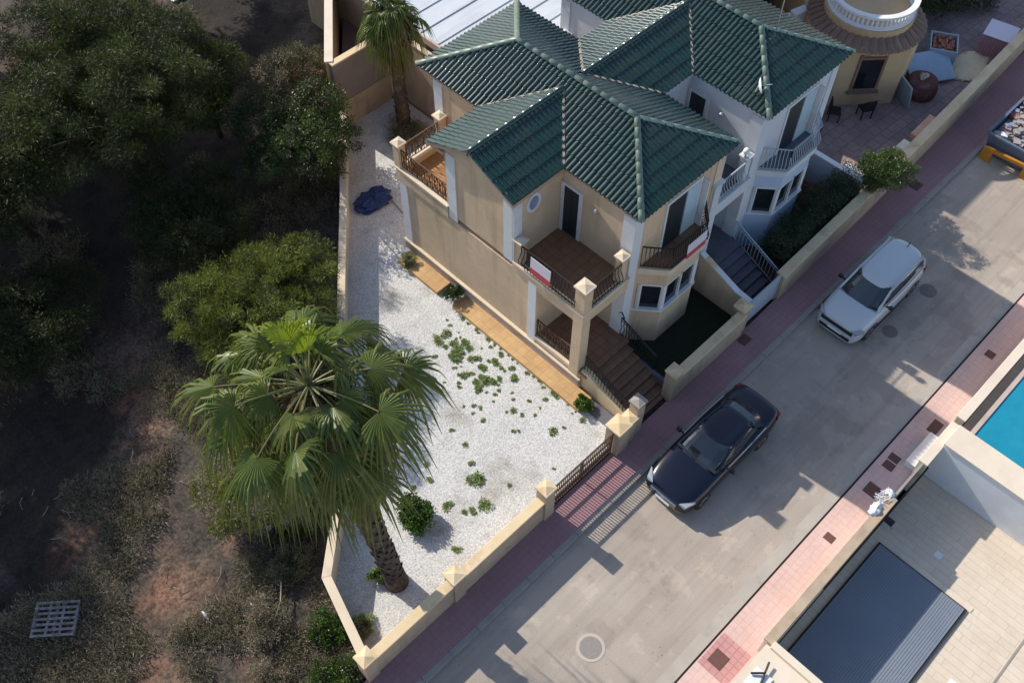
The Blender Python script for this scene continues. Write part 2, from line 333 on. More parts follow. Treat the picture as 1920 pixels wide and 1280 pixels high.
BARE = [(4.2, 22.2, 1.5), (7.0, 23.9, .9), (2.9, 18.9, 1.2), (2.2, 22.2, .55), (-.6, 17.4, .9), (.8, 14.4, 1.3), (13.8, 30.4, 1.7), (3.4, 20.4, .8), (-1.2, 12.0, 1.0), (2.8, 14.0, .45), (-3.5, 20.5, 1.2)]
SOIL_SHADE = [(6.4, 26.8, 4.2), (9.8, 25.0, 2.6), (2.4, 25.6, 3.4), (3.8, 28.6, 4.5), (-1.5, 24, 4), (10, 33, 6), (1, 34, 7), (6.5, 21.2, 1.6), (16.5, 33.5, 3.0), (.6, 21.2, 2.8), (-2.0, 18.8, 2.2), (12.0, 27.5, 1.6)]  # areas where deep tree shade is painted into the soil colour
for nm_, sp_ in (('bare', BARE), ('litter', SOIL_SHADE)):
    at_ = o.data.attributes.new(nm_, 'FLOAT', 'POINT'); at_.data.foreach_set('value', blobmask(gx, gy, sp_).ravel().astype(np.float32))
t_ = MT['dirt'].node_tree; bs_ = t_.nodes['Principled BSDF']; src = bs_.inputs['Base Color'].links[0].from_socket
for nm_, c_ in (('litter', (.30, .27, .26)), ('bare', None)):  # 'litter' mask darkens the soil as painted tree shade, 'bare' reddens it
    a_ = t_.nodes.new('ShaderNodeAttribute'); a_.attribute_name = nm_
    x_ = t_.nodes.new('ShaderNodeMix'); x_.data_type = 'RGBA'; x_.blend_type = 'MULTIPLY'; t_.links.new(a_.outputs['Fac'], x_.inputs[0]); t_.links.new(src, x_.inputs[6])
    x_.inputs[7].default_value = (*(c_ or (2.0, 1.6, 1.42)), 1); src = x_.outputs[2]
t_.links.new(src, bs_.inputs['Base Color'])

# gravel garden and ochre walk
b = MB().prism([(3.15, 8.45), (13.66, 8.45), (13.66, 10.6), (15.6, 10.6), (15.7, 19.0), (18.7, 19.0), (18.7, 25.1), (16.1, 25.1), (13.2, 21.75), (5.2, 12.3), (3.8, 10.9)], -.2, .25)
struct(b, 'gravel', 'gravel')
b = MB().box(12.98, 13.62, 9.95, 15.75, .1, .40).box(12.98, 13.62, 16.5, 18.55, .1, .40)
struct(b, 'path', 'yellow', bevel=.01)
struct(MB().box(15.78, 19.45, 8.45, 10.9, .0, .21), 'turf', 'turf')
struct(MB().box(21.3, 27.2, 8.55, 10.9, .0, .20), 'front_yard', 'redwood')
b = MB().prism([(27.3, 8.75), (32, 8.9), (60, 9.4), (60, 22), (27.3, 22)], .0, .22)
struct(b, 'patio', 'patio')

# ------------------------------------------------------------------ house builder
TP = [0, .12, .25, .38, .5, .62, .8]; TH = [0, .032, .050, .050, .032, 0, -.006]
def tiles(mb, P0, eu, es, tan, u0, u1, smin, smax, pitch=.172, c=.40, step=.028, jit=1):
    P0 = Vector(P0); eu = Vector(eu); es = Vector(es); rr = random.Random(7)
    us = []; n = int((u1 - u0) / pitch + .999)
    for r_ in range(n):
        for t, h in zip(TP, TH):
            u = u0 + (r_ + t) * pitch
            if u <= u1: us.append((u, h, r_))
    us.append((u1, 0, n))
    for (ua, ha, ra), (ub, hb, _) in zip(us[:-1], us[1:]):
        a0, a1, b0, b1 = smin(ua), smax(ua), smin(ub), smax(ub)
        k0 = int(min(a0, b0) / c); k1 = int(max(a1, b1) / c) + 1
        off = 0
        for k in range(k0, k1 + 1):
            l0, l1 = k * c, (k + 1) * c
            sa0, sa1 = min(max(l0, a0), a1), min(max(l1, a0), a1); sb0, sb1 = min(max(l0, b0), b1), min(max(l1, b0), b1)
            if sa1 - sa0 < 1e-5 and sb1 - sb0 < 1e-5: continue
            jt = ((ra * 7919 + k * 104729) % 13 - 6) * .0012 * jit
            def pt(u, s, h): 
                fr = min(max((s - l0) / c, 0), 1)
                return P0 + eu * u + es * s + Vector((0, 0, s * tan + h + step * (1 - fr) + jt))
            A, B, C, D = pt(ua, sa0, ha), pt(ub, sb0, hb), pt(ub, sb1, hb), pt(ua, sa1, ha)
            mb.quad(A, B, C, D)
            if sa0 <= l0 + 1e-4 or sb0 <= l0 + 1e-4 or k == k0:
                dz = Vector((0, 0, -(.05 if k == 0 else step + .004)))
                mb.quad(A + dz, B + dz, B, A)
def caps(mb, a, b_, r=.095, L_=.34, mi=0, lift=.05):
    a = Vector(a); b_ = Vector(b_); d = b_ - a; n = max(1, int(d.length / L_)); d /= n
    h = Vector((d.x, d.y, 0)).normalized(); sx = Vector((-h.y, h.x, 0)); up = d.normalized().cross(sx) * -1
    if up.z < 0: up = -up
    for i in range(n):
        p = a + d * i + Vector((0, 0, lift)); q = p + d * 1.06
        vs = []
        for (c0, rr) in ((p, r * 1.10), (q, r * .92)):
            for k in range(7):
                t = math.pi * k / 6; vs.append(c0 + sx * math.cos(t) * rr + up * (math.sin(t) * rr * .85 - .03))
        mb.add(vs, [(k, k + 1, 8 + k, 7 + k) for k in range(6)] + [tuple(range(6, -1, -1))], mi)
def rail(mb, pts, z0, z1, gap=.12, belly=.0, out=None, cross=False, w_=.02, slope=None, nh=1):
    """pts: plan polyline; bars between bottom and top rails"""
    for i in range(len(pts) - 1):
        a = Vector((pts[i][0], pts[i][1], 0)); b_ = Vector((pts[i + 1][0], pts[i + 1][1], 0)); d = b_ - a; Ln = d.length
        za0, za1 = (z0, z0) if slope is None else slope; H = z1 - z0
        nrm = Vector((d.y, -d.x, 0)).normalized()
        if out is not None and nrm.dot(Vector((out[0], out[1], 0))) < 0: nrm = -nrm
        def P(t, h): return a + d * t + Vector((0, 0, (za0 + (za1 - za0) * t) + h))
        mb.bar(P(0, H), P(1, H), w_ * 2, w_ * 1.4); mb.bar(P(0, .06), P(1, .06), w_ * 1.3, w_)
        if nh > 1: mb.bar(P(0, H - .12), P(1, H - .12), w_, w_)
        n = max(2, int(Ln / gap))
        for k in range(n + 1):
            t = k / n
            if belly:
                q = [P(t, .06), P(t, .18) + nrm * belly, P(t, .34) + nrm * belly, P(t, H * .66), P(t, H)]
                for u, v in zip(q[:-1], q[1:]): mb.bar(u, v, w_, w_)
            elif cross:
                t2 = min(1, (k + 2) / n); mb.bar(P(t, .06), P(t, H), w_, w_)
                if k % 2 == 0: mb.bar(P(t, .06), P(t2, H), w_, w_); mb.bar(P(t2, .06), P(t, H), w_, w_)
            else: mb.bar(P(t, .06), P(t, H), w_, w_)

def capped_pier(mb, x, y, hw, z0, z1, mi=0, mc=1):
    mb.box(x - hw, x + hw, y - hw, y + hw, z0, z1, mi)
    h = hw + .05; mb.box(x - h, x + h, y - h, y + h, z1, z1 + .07, mc)
    mb.add([(x - h + .03, y - h + .03, z1 + .07), (x + h - .03, y - h + .03, z1 + .07), (x + h - .03, y + h - .03, z1 + .07), (x - h + .03, y + h - .03, z1 + .07), (x, y, z1 + .15)],
           [(0, 1, 4), (1, 2, 4), (2, 3, 4), (3, 0, 4)], mc)

TAN = .422; ZE = 6.60; RZ = ZE + 2.25 * TAN
def house(xo, p, first):
    X = lambda x: x + xo
    root = empty(p['name'], (X(17.9), 15, .2)); tag(root, p['label'], 'house')
    W = p['wall']
    # --- walls
    b = MB()
    b.box(X(15.7), X(19.75), 10.75, 19.1, .0, 6.45)                         # main block
    b.box(X(13.67), X(15.7), 12.55, 18.75, .0, 3.72)                        # lower left block
    b.box(X(13.67), X(15.7), 10.55, 12.55, .0, 1.0)                         # base under the porch
    build(b, 'wall', W, root)
    b = MB()
    b.box(X(13.67), X(15.7), 13.55, 16.45, 3.94, 6.48)
    y0, y1, ym = 13.55, 16.45, 15.25
    b.add([(X(13.67), y0, 6.48), (X(13.67), y1, 6.48), (X(13.67), y1, 6.78), (X(13.67), ym, 7.28), (X(13.67), y0, 6.60), (X(15.7), y0, 6.48), (X(15.7), y1, 6.48), (X(15.7), y1, 6.78), (X(15.7), ym, 7.28), (X(15.7), y0, 6.60)],
          [(0, 1, 2, 3, 4), (9, 8, 7, 6, 5), (0, 4, 9, 5), (1, 6, 7, 2), (2, 7, 8, 3), (3, 8, 9, 4)])
    build(b, 'wing_wall', p['wing'], root)
    # --- plinth with moulding
    if first:
        b = MB().box(X(13.60), X(13.67), 10.52, 18.80, .38, .80).box(X(13.56), X(13.67), 10.50, 18.82, .80, .86, 1).box(X(13.60), X(13.69), 10.50, 10.55, .2, .80)
        build(b, 'plinth', ['plinth', 'cream'], root)
    # --- pilasters
    for (x0, x1, ya, yb, z0, z1) in ((13.635, 13.67, 13.53, 13.93, 3.94, 6.50), (13.635, 13.67, 15.98, 16.36, 3.80, 6.56), (13.63, 13.67, 12.53, 12.86, .86, 3.72),
                                     (13.63, 13.67, 18.42, 18.77, .86, 3.72)):
        build(MB().box(X(x0), X(x1), ya, yb, z0, z1), 'pilaster', p['trim'], root, bevel=.006)
    b = MB().box(X(13.635), X(13.97), 13.50, 13.55, 3.94, 6.46)
    build(b, 'pilaster', p['trim'], root)
    b = MB().prism([(X(15.66), 10.71), (X(16.06), 10.71), (X(16.06), 10.75), (X(15.70), 10.75), (X(15.70), 11.15), (X(15.66), 11.15)], 1.0, 6.42)
    build(b, 'pilaster', p['trim'], root)
    b = MB().prism([(X(15.66), 18.75), (X(15.70), 18.75), (X(15.70), 19.1), (X(16.0), 19.1), (X(16.0), 19.14), (X(15.66), 19.14)], 3.94, 6.42)
    build(b, 'pilaster', p['trim'], root)
    b = MB().box(X(19.42), X(19.79), 10.71, 10.75, 1.9, 6.42).box(X(19.75), X(19.79), 10.75, 11.0, 1.9, 6.42)
    build(b, 'pilaster', p['trim2'], root)
    # --- roof
    mb = MB(); xe0, xe1, ye0, ye1 = 15.6, 20.1, 10.5, 19.85
    vy = lambda y: max(0., (1.8 - abs(y - 15.25)) * .43 / TAN) if abs(y - 15.25) < 1.8 else 0.
    hip = lambda y: max(0., min(2.25, y - ye0, ye1 - y))
    tiles(mb, (X(xe0), 0, ZE), (0, 1, 0), (1, 0, 0), TAN, ye0, ye1, vy, lambda y: max(hip(y), vy(y)) if hip(y) > vy(y) else vy(y))
    if first: vr = vy
    else: vr = lambda y: 0.
    tiles(mb, (X(xe1), 0, ZE), (0, 1, 0), (-1, 0, 0), TAN, ye0, ye1, vr, lambda y: max(hip(y), vr(y)))
    hx = lambda x: max(0., min(x - xe0, xe1 - x))
    tiles(mb, (X(0), ye0, ZE), (1, 0, 0), (0, 1, 0), TAN, xe0, xe1, lambda x: 0., hx)
    tiles(mb, (X(0), ye1, ZE), (1, 0, 0), (0, -1, 0), TAN, xe0, xe1, lambda x: 0., hx)
    roof = build(mb, 'roof', p['tile'], root)
    mb = MB(); wx0 = 13.50 if first else 20.1 - 5.86 - 1.84
    if first: lo = lambda x: max(0., (x - 15.6) / 1.02); 
    else: lo = lambda x: max(0., (x - 15.6) / 1.02, (20.1 - 5.86 - x) / 1.02)
    for (yy, sg) in ((13.45, 1), (17.05, -1)):
        tiles(mb, (X(0), yy, ZE), (1, 0, 0), (0, sg, 0), .43, wx0, 15.6 + 1.84, lambda x: min(lo(x), 1.8), lambda x: 1.8, step=.04)
    wr = build(mb, 'wing_roof', p['tile'], root)
    # ridges, hips, valleys, verges
    caps_ = MB(); c0 = (X(17.85), 12.75, RZ); c1 = (X(17.85), 17.60, RZ)
    caps(caps_, c0, c1); caps(caps_, (X(xe0), ye0, ZE), c0); caps(caps_, (X(xe1), ye0, ZE), c0, mi=1, r=.075); caps(caps_, (X(xe0), ye1, ZE), c1); caps(caps_, (X(xe1), ye1, ZE), c1)
    build(caps_, 'ridge_cap', ['ridge', 'ridgelt'], roof, smooth=True)
    caps_ = MB(); caps(caps_, (X(wx0), 15.25, ZE + 1.8 * .43), (X(17.4), 15.25, ZE + 1.8 * .43), r=.085)
    build(caps_, 'ridge_cap', 'tile', wr, smooth=True)
    vb = MB()
    for sg in (-1, 1):
        build(MB().bar((X(15.6), 15.25 - sg * 1.8, ZE + .02), (X(17.43), 15.25, ZE + 1.8 * .43 + .02), .07, .05), 'valley', 'valley', wr)
        if not first: build(MB().bar((X(14.24), 15.25 - sg * 1.8, ZE + .02), (X(12.42), 15.25, ZE + 1.8 * .43 + .02), .08, .06), 'valley', 'valley', wr)
    # eave slab and cornices
    b = MB().box(X(15.68), X(20.02), 10.58, 19.77, 6.44, 6.585)
    build(b, 'eave', p['soffit'], root, bevel=.01)
    b = MB()
    if first:
        b.bar((X(13.60), 13.42, 6.52), (X(13.60), 15.27, 7.31), .16, .12); b.bar((X(13.60), 17.08, 6.52), (X(13.60), 15.23, 7.31), .16, .12)
        b.box(X(13.58), X(15.68), 13.46, 13.60, 6.42, 6.56); b.box(X(13.58), X(15.68), 16.40, 17.04, 6.44, 6.56)
    else: b.box(X(14.24), X(15.68), 13.5, 13.62, 6.42, 6.57); b.box(X(14.24), X(15.68), 16.40, 17.0, 6.44, 6.57)
    build(b, 'cornice', p['soffit'], root)
    # --- terraces
    b = MB().box(X(13.625), X(15.7), 10.665, 13.55, 3.72, 3.94)
    b.box(X(13.60), X(13.80), 10.62, 13.53, 3.94, 4.05, 1).box(X(13.80), X(15.66), 10.62, 10.80, 3.94, 4.05, 1).box(X(13.66), X(13.9), 10.99, 12.55, 3.45, 3.72).box(X(13.98), X(15.66), 10.67, 10.86, 3.45, 3.72)
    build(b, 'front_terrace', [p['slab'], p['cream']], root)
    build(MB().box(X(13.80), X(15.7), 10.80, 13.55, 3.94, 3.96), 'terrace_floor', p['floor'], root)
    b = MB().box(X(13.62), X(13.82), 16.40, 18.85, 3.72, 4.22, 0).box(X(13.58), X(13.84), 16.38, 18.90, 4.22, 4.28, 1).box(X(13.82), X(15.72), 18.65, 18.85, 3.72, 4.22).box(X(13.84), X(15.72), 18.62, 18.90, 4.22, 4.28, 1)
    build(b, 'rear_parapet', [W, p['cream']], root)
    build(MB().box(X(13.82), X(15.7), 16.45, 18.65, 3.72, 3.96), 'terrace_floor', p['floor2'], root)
    for (x, y, h, z0, z1) in ((13.80, 10.815, .185, .80, 5.06), (15.40, 10.83, .13, 4.0, 5.04), (13.80, 13.38, .13, 4.0, 4.96), (13.76, 18.76, .14, 4.2, 5.2), (15.52, 18.76, .14, 4.2, 5.2)):
        mb = MB(); capped_pier(mb, X(x), y, h, z0, z1); build(mb, 'pillar', [p['pillar'], p['cream']], root, bevel=.008)
    # railings
    for (pts, z0, z1, kw) in (([(13.70, 10.97), (13.70, 13.24)], 4.05, 4.92, dict(belly=.12, out=(-1, 0))), ([(13.97, 10.72), (15.27, 10.72)], 4.05, 4.92, dict(belly=.12, out=(0, -1))),
                              ([(13.72, 16.45), (13.72, 18.62)], 4.28, 5.05, dict(cross=True)), ([(13.9, 18.74), (15.38, 18.74)], 4.28, 5.05, dict(cross=True)),
                              ([(13.74, 10.98), (13.74, 12.52)], 1.12, 1.95, dict(cross=True))):
        mb = MB(); rail(mb, [(X(x), y) for x, y in pts], z0, z1, **kw)
        build(mb, 'railing', p['rail'] if z0 == 4.05 else p['rail2'], root)
    # porch
    build(MB().box(X(13.67), X(15.7), 10.3, 12.55, 1.0, 1.12), 'porch_floor', p['steps'], root)
    b = MB().box(X(13.62), X(13.86), 10.96, 12.52, 1.0, 1.16); build(b, 'porch_ledge', p['cream'] if first else W, root)
    b = MB(); n = 6
    b.box(X(13.92), X(15.62), 8.46, 8.62, .0, .13)
    for i in range(n): b.box(X(13.92), X(15.62), 10.3 - .28 * (i + 1), 10.3 - .28 * i, .0, 1.1 - .158 * (i + 1) + .04)
    build(b, 'steps', p['steps'], root, bevel=.012)
    # stair cheek wall and its handrail
    if first:
        b = MB(); b.add([(X(x), y, z) for x in (13.70, 13.92) for (y, z) in ((10.55, .2), (8.55, .2), (8.55, .62), (8.75, .62), (10.3, 1.24), (10.55, 1.24))],
                        [(0, 1, 2, 3, 4, 5), (11, 10, 9, 8, 7, 6)] + [(i, 6 + i, 6 + (i + 1) % 6, (i + 1) % 6) for i in range(6)])
        build(b, 'stair_wall', 'capstone', root)
        mb = MB(); rail(mb, [(X(13.80), 10.5), (X(13.80), 8.75)], 1.18, 1.18 + .82, slope=(1.16, .50), gap=.11, nh=2); build(mb, 'handrail', 'iron', root)
        mb = MB(); rail(mb, [(X(15.68), 10.7), (X(15.68), 9.2)], 1.1, 1.1 + .85, slope=(1.12, .55), gap=.11, belly=.06, out=(1, 0), nh=2)
        mb.tube([(X(15.68), 10.7, 1.95), (X(15.68), 10.85, 2.10), (X(15.66), 10.72, 2.25), (X(15.62), 10.55, 2.1)], .025, 6); build(mb, 'handrail', 'iron', root)
        build(MB().box(X(15.62), X(15.76), 8.62, 10.7, .0, .52), 'stair_wall', 'greystep', root)
    else:
        b = MB(); b.add([(X(x), y, z) for x in (13.62, 13.80) for (y, z) in ((10.6, .2), (8.5, .2), (8.5, 1.28), (9.0, 1.34), (10.3, 1.92), (10.6, 1.95))],
                        [(0, 1, 2, 3, 4, 5), (11, 10, 9, 8, 7, 6)] + [(i, 6 + i, 6 + (i + 1) % 6, (i + 1) % 6) for i in range(6)])
        build(b, 'stair_wall', 'wall', root)
        b = MB(); b.bar((X(13.71), 8.45, 1.32), (X(13.71), 9.0, 1.38), .20, .05); b.bar((X(13.71), 9.0, 1.38), (X(13.71), 10.62, 1.99), .20, .05); build(b, 'wall_coping', 'trim', root)
        mb = MB(); rail(mb, [(X(15.68), 10.7), (X(15.68), 8.75)], 1.1, 1.1 + .8, slope=(1.12, .25), gap=.13, nh=2); build(mb, 'handrail', 'whitemetal', root)
    # --- openings
    f = build(MB().box(X(15.66), X(15.70), 12.72, 12.84, 3.96, 6.0).box(X(15.62), X(15.70), 13.42, 13.53, 3.96, 6.02).box(X(15.66), X(15.70), 12.84, 13.42, 5.90, 6.0), 'door_frame', 'trim', root)
    build(MB().box(X(15.665), X(15.70), 12.84, 13.42, 3.96, 5.90, 0).box(X(15.655), X(15.68), 13.10, 13.16, 4.0, 5.88, 1), 'door', ['darkdoor', 'black'], root)
    # oval window on the wing
    ox, oz = (X(14.46), 5.98); b = MB()
    for k in range(20):
        a0, a1 = 2 * math.pi * k / 20, 2 * math.pi * (k + 1) / 20
        def q(a, r1, r2, y): return (ox + math.cos(a) * r1, y, oz + math.sin(a) * r2)
        b.add([q(a0, .20, .27, 13.50), q(a1, .20, .27, 13.50), q(a1, .29, .36, 13.50), q(a0, .29, .36, 13.50), q(a0, .20, .27, 13.55), q(a1, .20, .27, 13.55), q(a1, .29, .36, 13.55), q(a0, .29, .36, 13.55)],
              [(0, 1, 2, 3), (3, 2, 6, 7), (0, 4, 5, 1)])
    fr = build(b, 'oval_window', 'trim', root)
    build(MB().add([(ox + math.cos(a) * .21, 13.535, oz + math.sin(a) * .28) for a in [2 * math.pi * k / 20 for k in range(20)]], [tuple(range(20))]), 'pane', 'bluegrey', fr)
    build(MB().lathe((X(15.62), 12.16, 5.75), [(.0, -.06), (.06, -.05), (.08, 0), (.06, .05), (0, .06)], 10), 'wall_lamp', 'lamp', root, smooth=True)
    # balcony door on the front
    f = build(MB().box(X(17.10), X(17.18), 10.70, 10.75, 3.96, 5.95).box(X(18.66), X(18.74), 10.70, 10.75, 3.96, 5.95).box(X(17.10), X(18.74), 10.70, 10.75, 5.95, 6.05), 'door_frame', 'trim', root)
    build(MB().box(X(17.18), X(18.02), 10.715, 10.75, 3.96, 5.95), 'balcony_door', 'darkdoor', root)
    build(MB().box(X(18.06), X(18.66), 10.70, 10.74, 3.98, 5.93, 0), 'shutter', 'lightshutter', root)
    build(MB().box(X(18.78), X(18.83), 10.50, 10.75, 3.98, 5.93, 0), 'shutter', 'trim', root)
    # bay and balcony
    bay = [(16.25, 10.75), (16.82, 10.08), (18.42, 10.08), (19.08, 10.75)]
    B = [(X(x), y) for x, y in bay]
    build(MB().prism(B, .1, 1.86).prism(B, 3.12, 3.70), 'bay_wall', p['bay'], root)
    sill = [(X(16.17), 10.75), (X(16.79), 10.02), (X(18.45), 10.02), (X(19.16), 10.75)]
    bw = MB().prism(sill, 1.86, 1.93, 0)
    ins = [(X(16.33), 10.75), (X(16.86), 10.14), (X(18.38), 10.14), (X(19.0), 10.75)]
    win = build(bw, 'bay_window', 'trim', root)
    build(MB().prism(ins, 1.93, 3.12), 'pane', 'darkglass', win)
    b = MB()
    for (x, y, h_) in ((16.34, 10.68, .05), (16.86, 10.13, .09), (17.62, 10.11, .025), (18.38, 10.13, .09), (18.98, 10.68, .05)): b.box(X(x) - h_, X(x) + h_, y - .05, y + .05, 1.93, 3.12)
    b.bar((X(16.32), 10.72, 3.09), (X(16.84), 10.10, 3.09), .08, .06); b.bar((X(16.84), 10.10, 3.09), (X(18.40), 10.10, 3.09), .08, .06); b.bar((X(18.40), 10.10, 3.09), (X(19.02), 10.72, 3.09), .08, .06)
    build(b, 'window_frame', 'trim', win)
    slab = [(X(16.15), 10.75), (X(16.78), 9.98), (X(18.46), 9.98), (X(19.22), 10.75)]
    build(MB().prism(slab, 3.70, 3.95), 'balcony_slab', p['balc'], root, bevel=.01)
    build(MB().prism([(X(16.27), 10.75), (X(16.84), 10.06), (X(18.40), 10.06), (X(19.1), 10.75)], 3.95, 3.962), 'balcony_floor', p['floor'], root)
    mb = MB(); rail(mb, [(X(16.24), 10.74), (X(16.82), 10.03), (X(18.42), 10.03), (X(19.14), 10.74)], 3.95, 4.87, belly=.10, out=(0, -1), gap=.11); build(mb, 'railing', p['rail'], root)
    return root

h1 = house(0, dict(name='villa', label='cream rendered two-storey villa with green glazed hip roof, white pilasters and two sale banners', wall='wall', wing='wall', trim='trim', trim2='cream', tile='tile', soffit='soffit',
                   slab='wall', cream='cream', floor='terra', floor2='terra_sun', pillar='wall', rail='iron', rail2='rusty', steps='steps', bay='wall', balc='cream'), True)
h2 = house(5.86, dict(name='villa', label='white rendered villa with bluish bay and pale railings, joined behind the cream villa', wall='wall2', wing='wall2', trim='wall2', trim2='wall2', tile='tile2', soffit='wall2',
                   slab='wall2', cream='wall2', floor='greystep', floor2='grey', pillar='wall2', rail='whitemetal', rail2='whitemetal', steps='greystep', bay='bluewhite', balc='wall2'), False)
# ------------------------------------------------------------------ garden walls and gates
def wall_run(name, pts, th, z0, z1, label, cat='wall', mw='gwall', mc='capstone', over=.03, ct=.07, group=None):
    """straight wall pieces along pts (centre line) with coping"""
    root = empty(name, (*pts[0], z0)); tag(root, label, cat, group)
    L_, R_ = [], []; n = len(pts)
    def off(i, d):
        p = Vector(pts[i]); a = (Vector(pts[i]) - Vector(pts[i - 1])).normalized() if i else None; c = (Vector(pts[i + 1]) - p).normalized() if i < n - 1 else None
        if a is None: a = c
        if c is None: c = a
        m = (a + c).normalized(); nn = Vector((-m.y, m.x)); k = 1 / max(.5, nn.dot(Vector((-a.y, a.x)))); return p + nn * d * k
    for (h, nm, m_, za, zb) in ((th / 2, 'wall', mw, z0, z1 - ct), (th / 2 + over, 'coping', mc, z1 - ct, z1)):
        b = MB()
        for i in range(n - 1): b.prism([off(i, -h), off(i + 1, -h), off(i + 1, h), off(i, h)], za, zb)
        build(b, nm, m_, root, bevel=.012 if nm == 'coping' else 0)
    return root
def pier(x, y, hw, z0, z1, label, group='masonry piers of the front walls', mw='gwall', mc='capstone'):
    root = empty('gate_pier', (x, y, z0)); tag(root, label, 'pier', group)
    build(MB().box(x - hw, x + hw, y - hw, y + hw, z0, z1 - .07), 'pillar', mw, root)
    mb = MB(); h = hw + .04; mb.box(x - h, x + h, y - h, y + h, z1 - .07, z1)
    mb.add([(x - h + .03, y - h + .03, z1), (x + h - .03, y - h + .03, z1), (x + h - .03, y + h - .03, z1), (x - h + .03, y + h - .03, z1), (x, y, z1 + .07)], [(0, 1, 4), (1, 2, 4), (2, 3, 4), (3, 0, 4)])
    build(mb, 'cap', mc, root, bevel=.01)
wall_run('garden_wall', [(3.3, 8.33), (9.62, 8.33)], .24, .0, 1.22, 'low ochre wall with coping between the palm garden and the pavement, left of the sliding gate', 'garden wall')
pier(3.13, 8.36, .19, 0, 1.42, 'squat pier where the long boundary wall meets the pavement, below the big palm')
pier(6.28, 8.36, .20, 0, 1.48, 'raised pier in the low garden wall beside the palm trunk')
pier(9.82, 8.34, .19, 0, 1.72, 'pier at the lower end of the brown sliding gate')
pier(12.98, 8.36, .26, 0, 1.42, 'broad stepped pier at the upper end of the brown sliding gate')
pier(13.44, 8.355, .195, 0, 1.30, 'low pier between the sliding gate and the front steps')
pier(13.80, 8.36, .17, 0, 1.85, 'taller grey-capped pier at the left foot of the front steps', mc='kerb')
pier(15.62, 8.40, .19, 0, 1.52, 'pier between the front steps and the dark front lawn')
wall_run('garden_wall', [(15.8, 8.36), (19.1, 8.36)], .26, .0, 1.25, 'low ochre wall in front of the dark lawn under the bay window', 'garden wall')
pier(19.22, 8.50, .20, 0, 1.42, 'pier at the end of the sloping stair wall, left of the white gate')
wall_run('garden_wall', [(21.2, 8.42), (27.58, 8.55)], .30, .0, 1.34, 'tan wall with broad coping in front of the dark hedge', 'garden wall')
wall_run('garden_wall', [(27.59, 8.56), (34, 8.80), (60, 10.0)], .30, .0, 1.36, 'long tan wall beside the paved patio, right of the round tree', 'garden wall')
wall_run('boundary_wall', [(3.15, 8.5), (3.82, 10.85), (5.22, 12.15), (13.15, 21.55), (15.95, 25.05)], .20, -.1, 1.22, 'long cream boundary wall between the gravel garden and the rough land', 'wall', mw='cream', mc='cream')
g = empty('pedestrian_gate', (20.3, 8.42, .12)); tag(g, 'pale grey sheet metal gate at the foot of the grey stairs', 'gate')
build(MB().box(19.47, 21.1, 8.40, 8.44, .18, 1.30), 'panel', 'whitemetal', g)
b = MB().box(19.43, 19.50, 8.38, 8.46, .12, 1.36).box(21.08, 21.15, 8.38, 8.46, .12, 1.36).box(19.5, 21.08, 8.385, 8.455, 1.30, 1.35); build(b, 'frame', 'whitemetal', g)
g = empty('sliding_gate', (11.3, 8.33, .12)); tag(g, 'brown metal sliding gate with upright bars in the low garden wall', 'gate')
b = MB()
for z in (.20, .52, .86, 1.24): b.box(10.02, 12.70, 8.31, 8.35, z - .03, z + .03)
for x in (10.04, 11.36, 12.68): b.box(x - .03, x + .03, 8.31, 8.35, .18, 1.26)
build(b, 'frame', 'rusty', g)
b = MB()
for k in range(1, 30): b.box(10.04 + k * .088 - .016, 10.04 + k * .088 + .016, 8.322, 8.338, .2, 1.22)
build(b, 'bars', 'rusty', g)
# back walls
RW = wall_run('rear_wall', [(15.9, 25.25), (18.95, 25.25)], .22, -.1, 3.30, 'tall cement rendered wall with orange coping behind the small palm', 'wall', mw='lilac', mc='capstone')
build(MB().box(16.05, 18.7, 25.10, 25.137, .2, 1.45), 'wall_base', 'gwall', RW)
wall_run('side_wall', [(15.92, 25.35), (18.6, 28.7), (23.5, 34.5)], .26, -.1, 3.34, 'tall orange wall with pale coping running away behind the grey wall', 'wall', mw='orange', mc='coping')
wall_run('dividing_wall', [(18.86, 19.1), (18.86, 25.1)], .16, 0, 3.3, 'cream wall beneath the white panel roof', 'wall', mw='gwall', mc='cream')
struct(MB().prism([(16.2, 25.4), (18.9, 25.4), (26, 25.4), (26, 34), (23.5, 34)], -.1, 1.5), 'back_yard', 'clay')
r_ = empty('panel_roof', (22, 25, 3.3)); tag(r_, 'white ribbed panel roof behind the cream villa', 'roof')
b = MB()
for k in range(12): b.box(19.2, 26, 20.2 + k * .95, 20.2 + k * .95 + .90, 3.55, 3.60).box(19.2, 26, 20.2 + k * .95 + .90, 20.2 + k * .95 + .95, 3.55, 3.64)
build(b, 'panel', 'whiteroof', r_)
build(MB().box(19.1, 19.2, 20.15, 31.6, 3.35, 3.62), 'fascia', 'plinth', r_)
build(MB().box(19.3, 25.9, 20.3, 31.5, .0, 3.5), 'wall', 'gwall', r_)
tag(build(MB().box(25.7, 26.0, 10.9, 19.5, .0, 3.0), 'party_wall', 'wall2'), 'white wall on the far side of the white villa', 'wall')
w_ = wall_run('patio_wall', [(26.55, 11.6), (26.55, 8.85)], .16, .0, 1.62, 'white wall with bright coping between the white villa and the patio', 'wall', mw='wall2', mc='pure')
b = MB()
for i in range(6):
    for j in range(3):
        x, y = 26.66 + j * .10, 9.0 + i * .13
        b.box(x, x + .085, y, y + .03, 1.56, 1.62).box(x, x + .03, y, y + .12, 1.56, 1.62)
tag(build(b, 'lattice_block', 'pure'), 'white lattice blocks stacked against the end of the white patio wall', 'lattice')

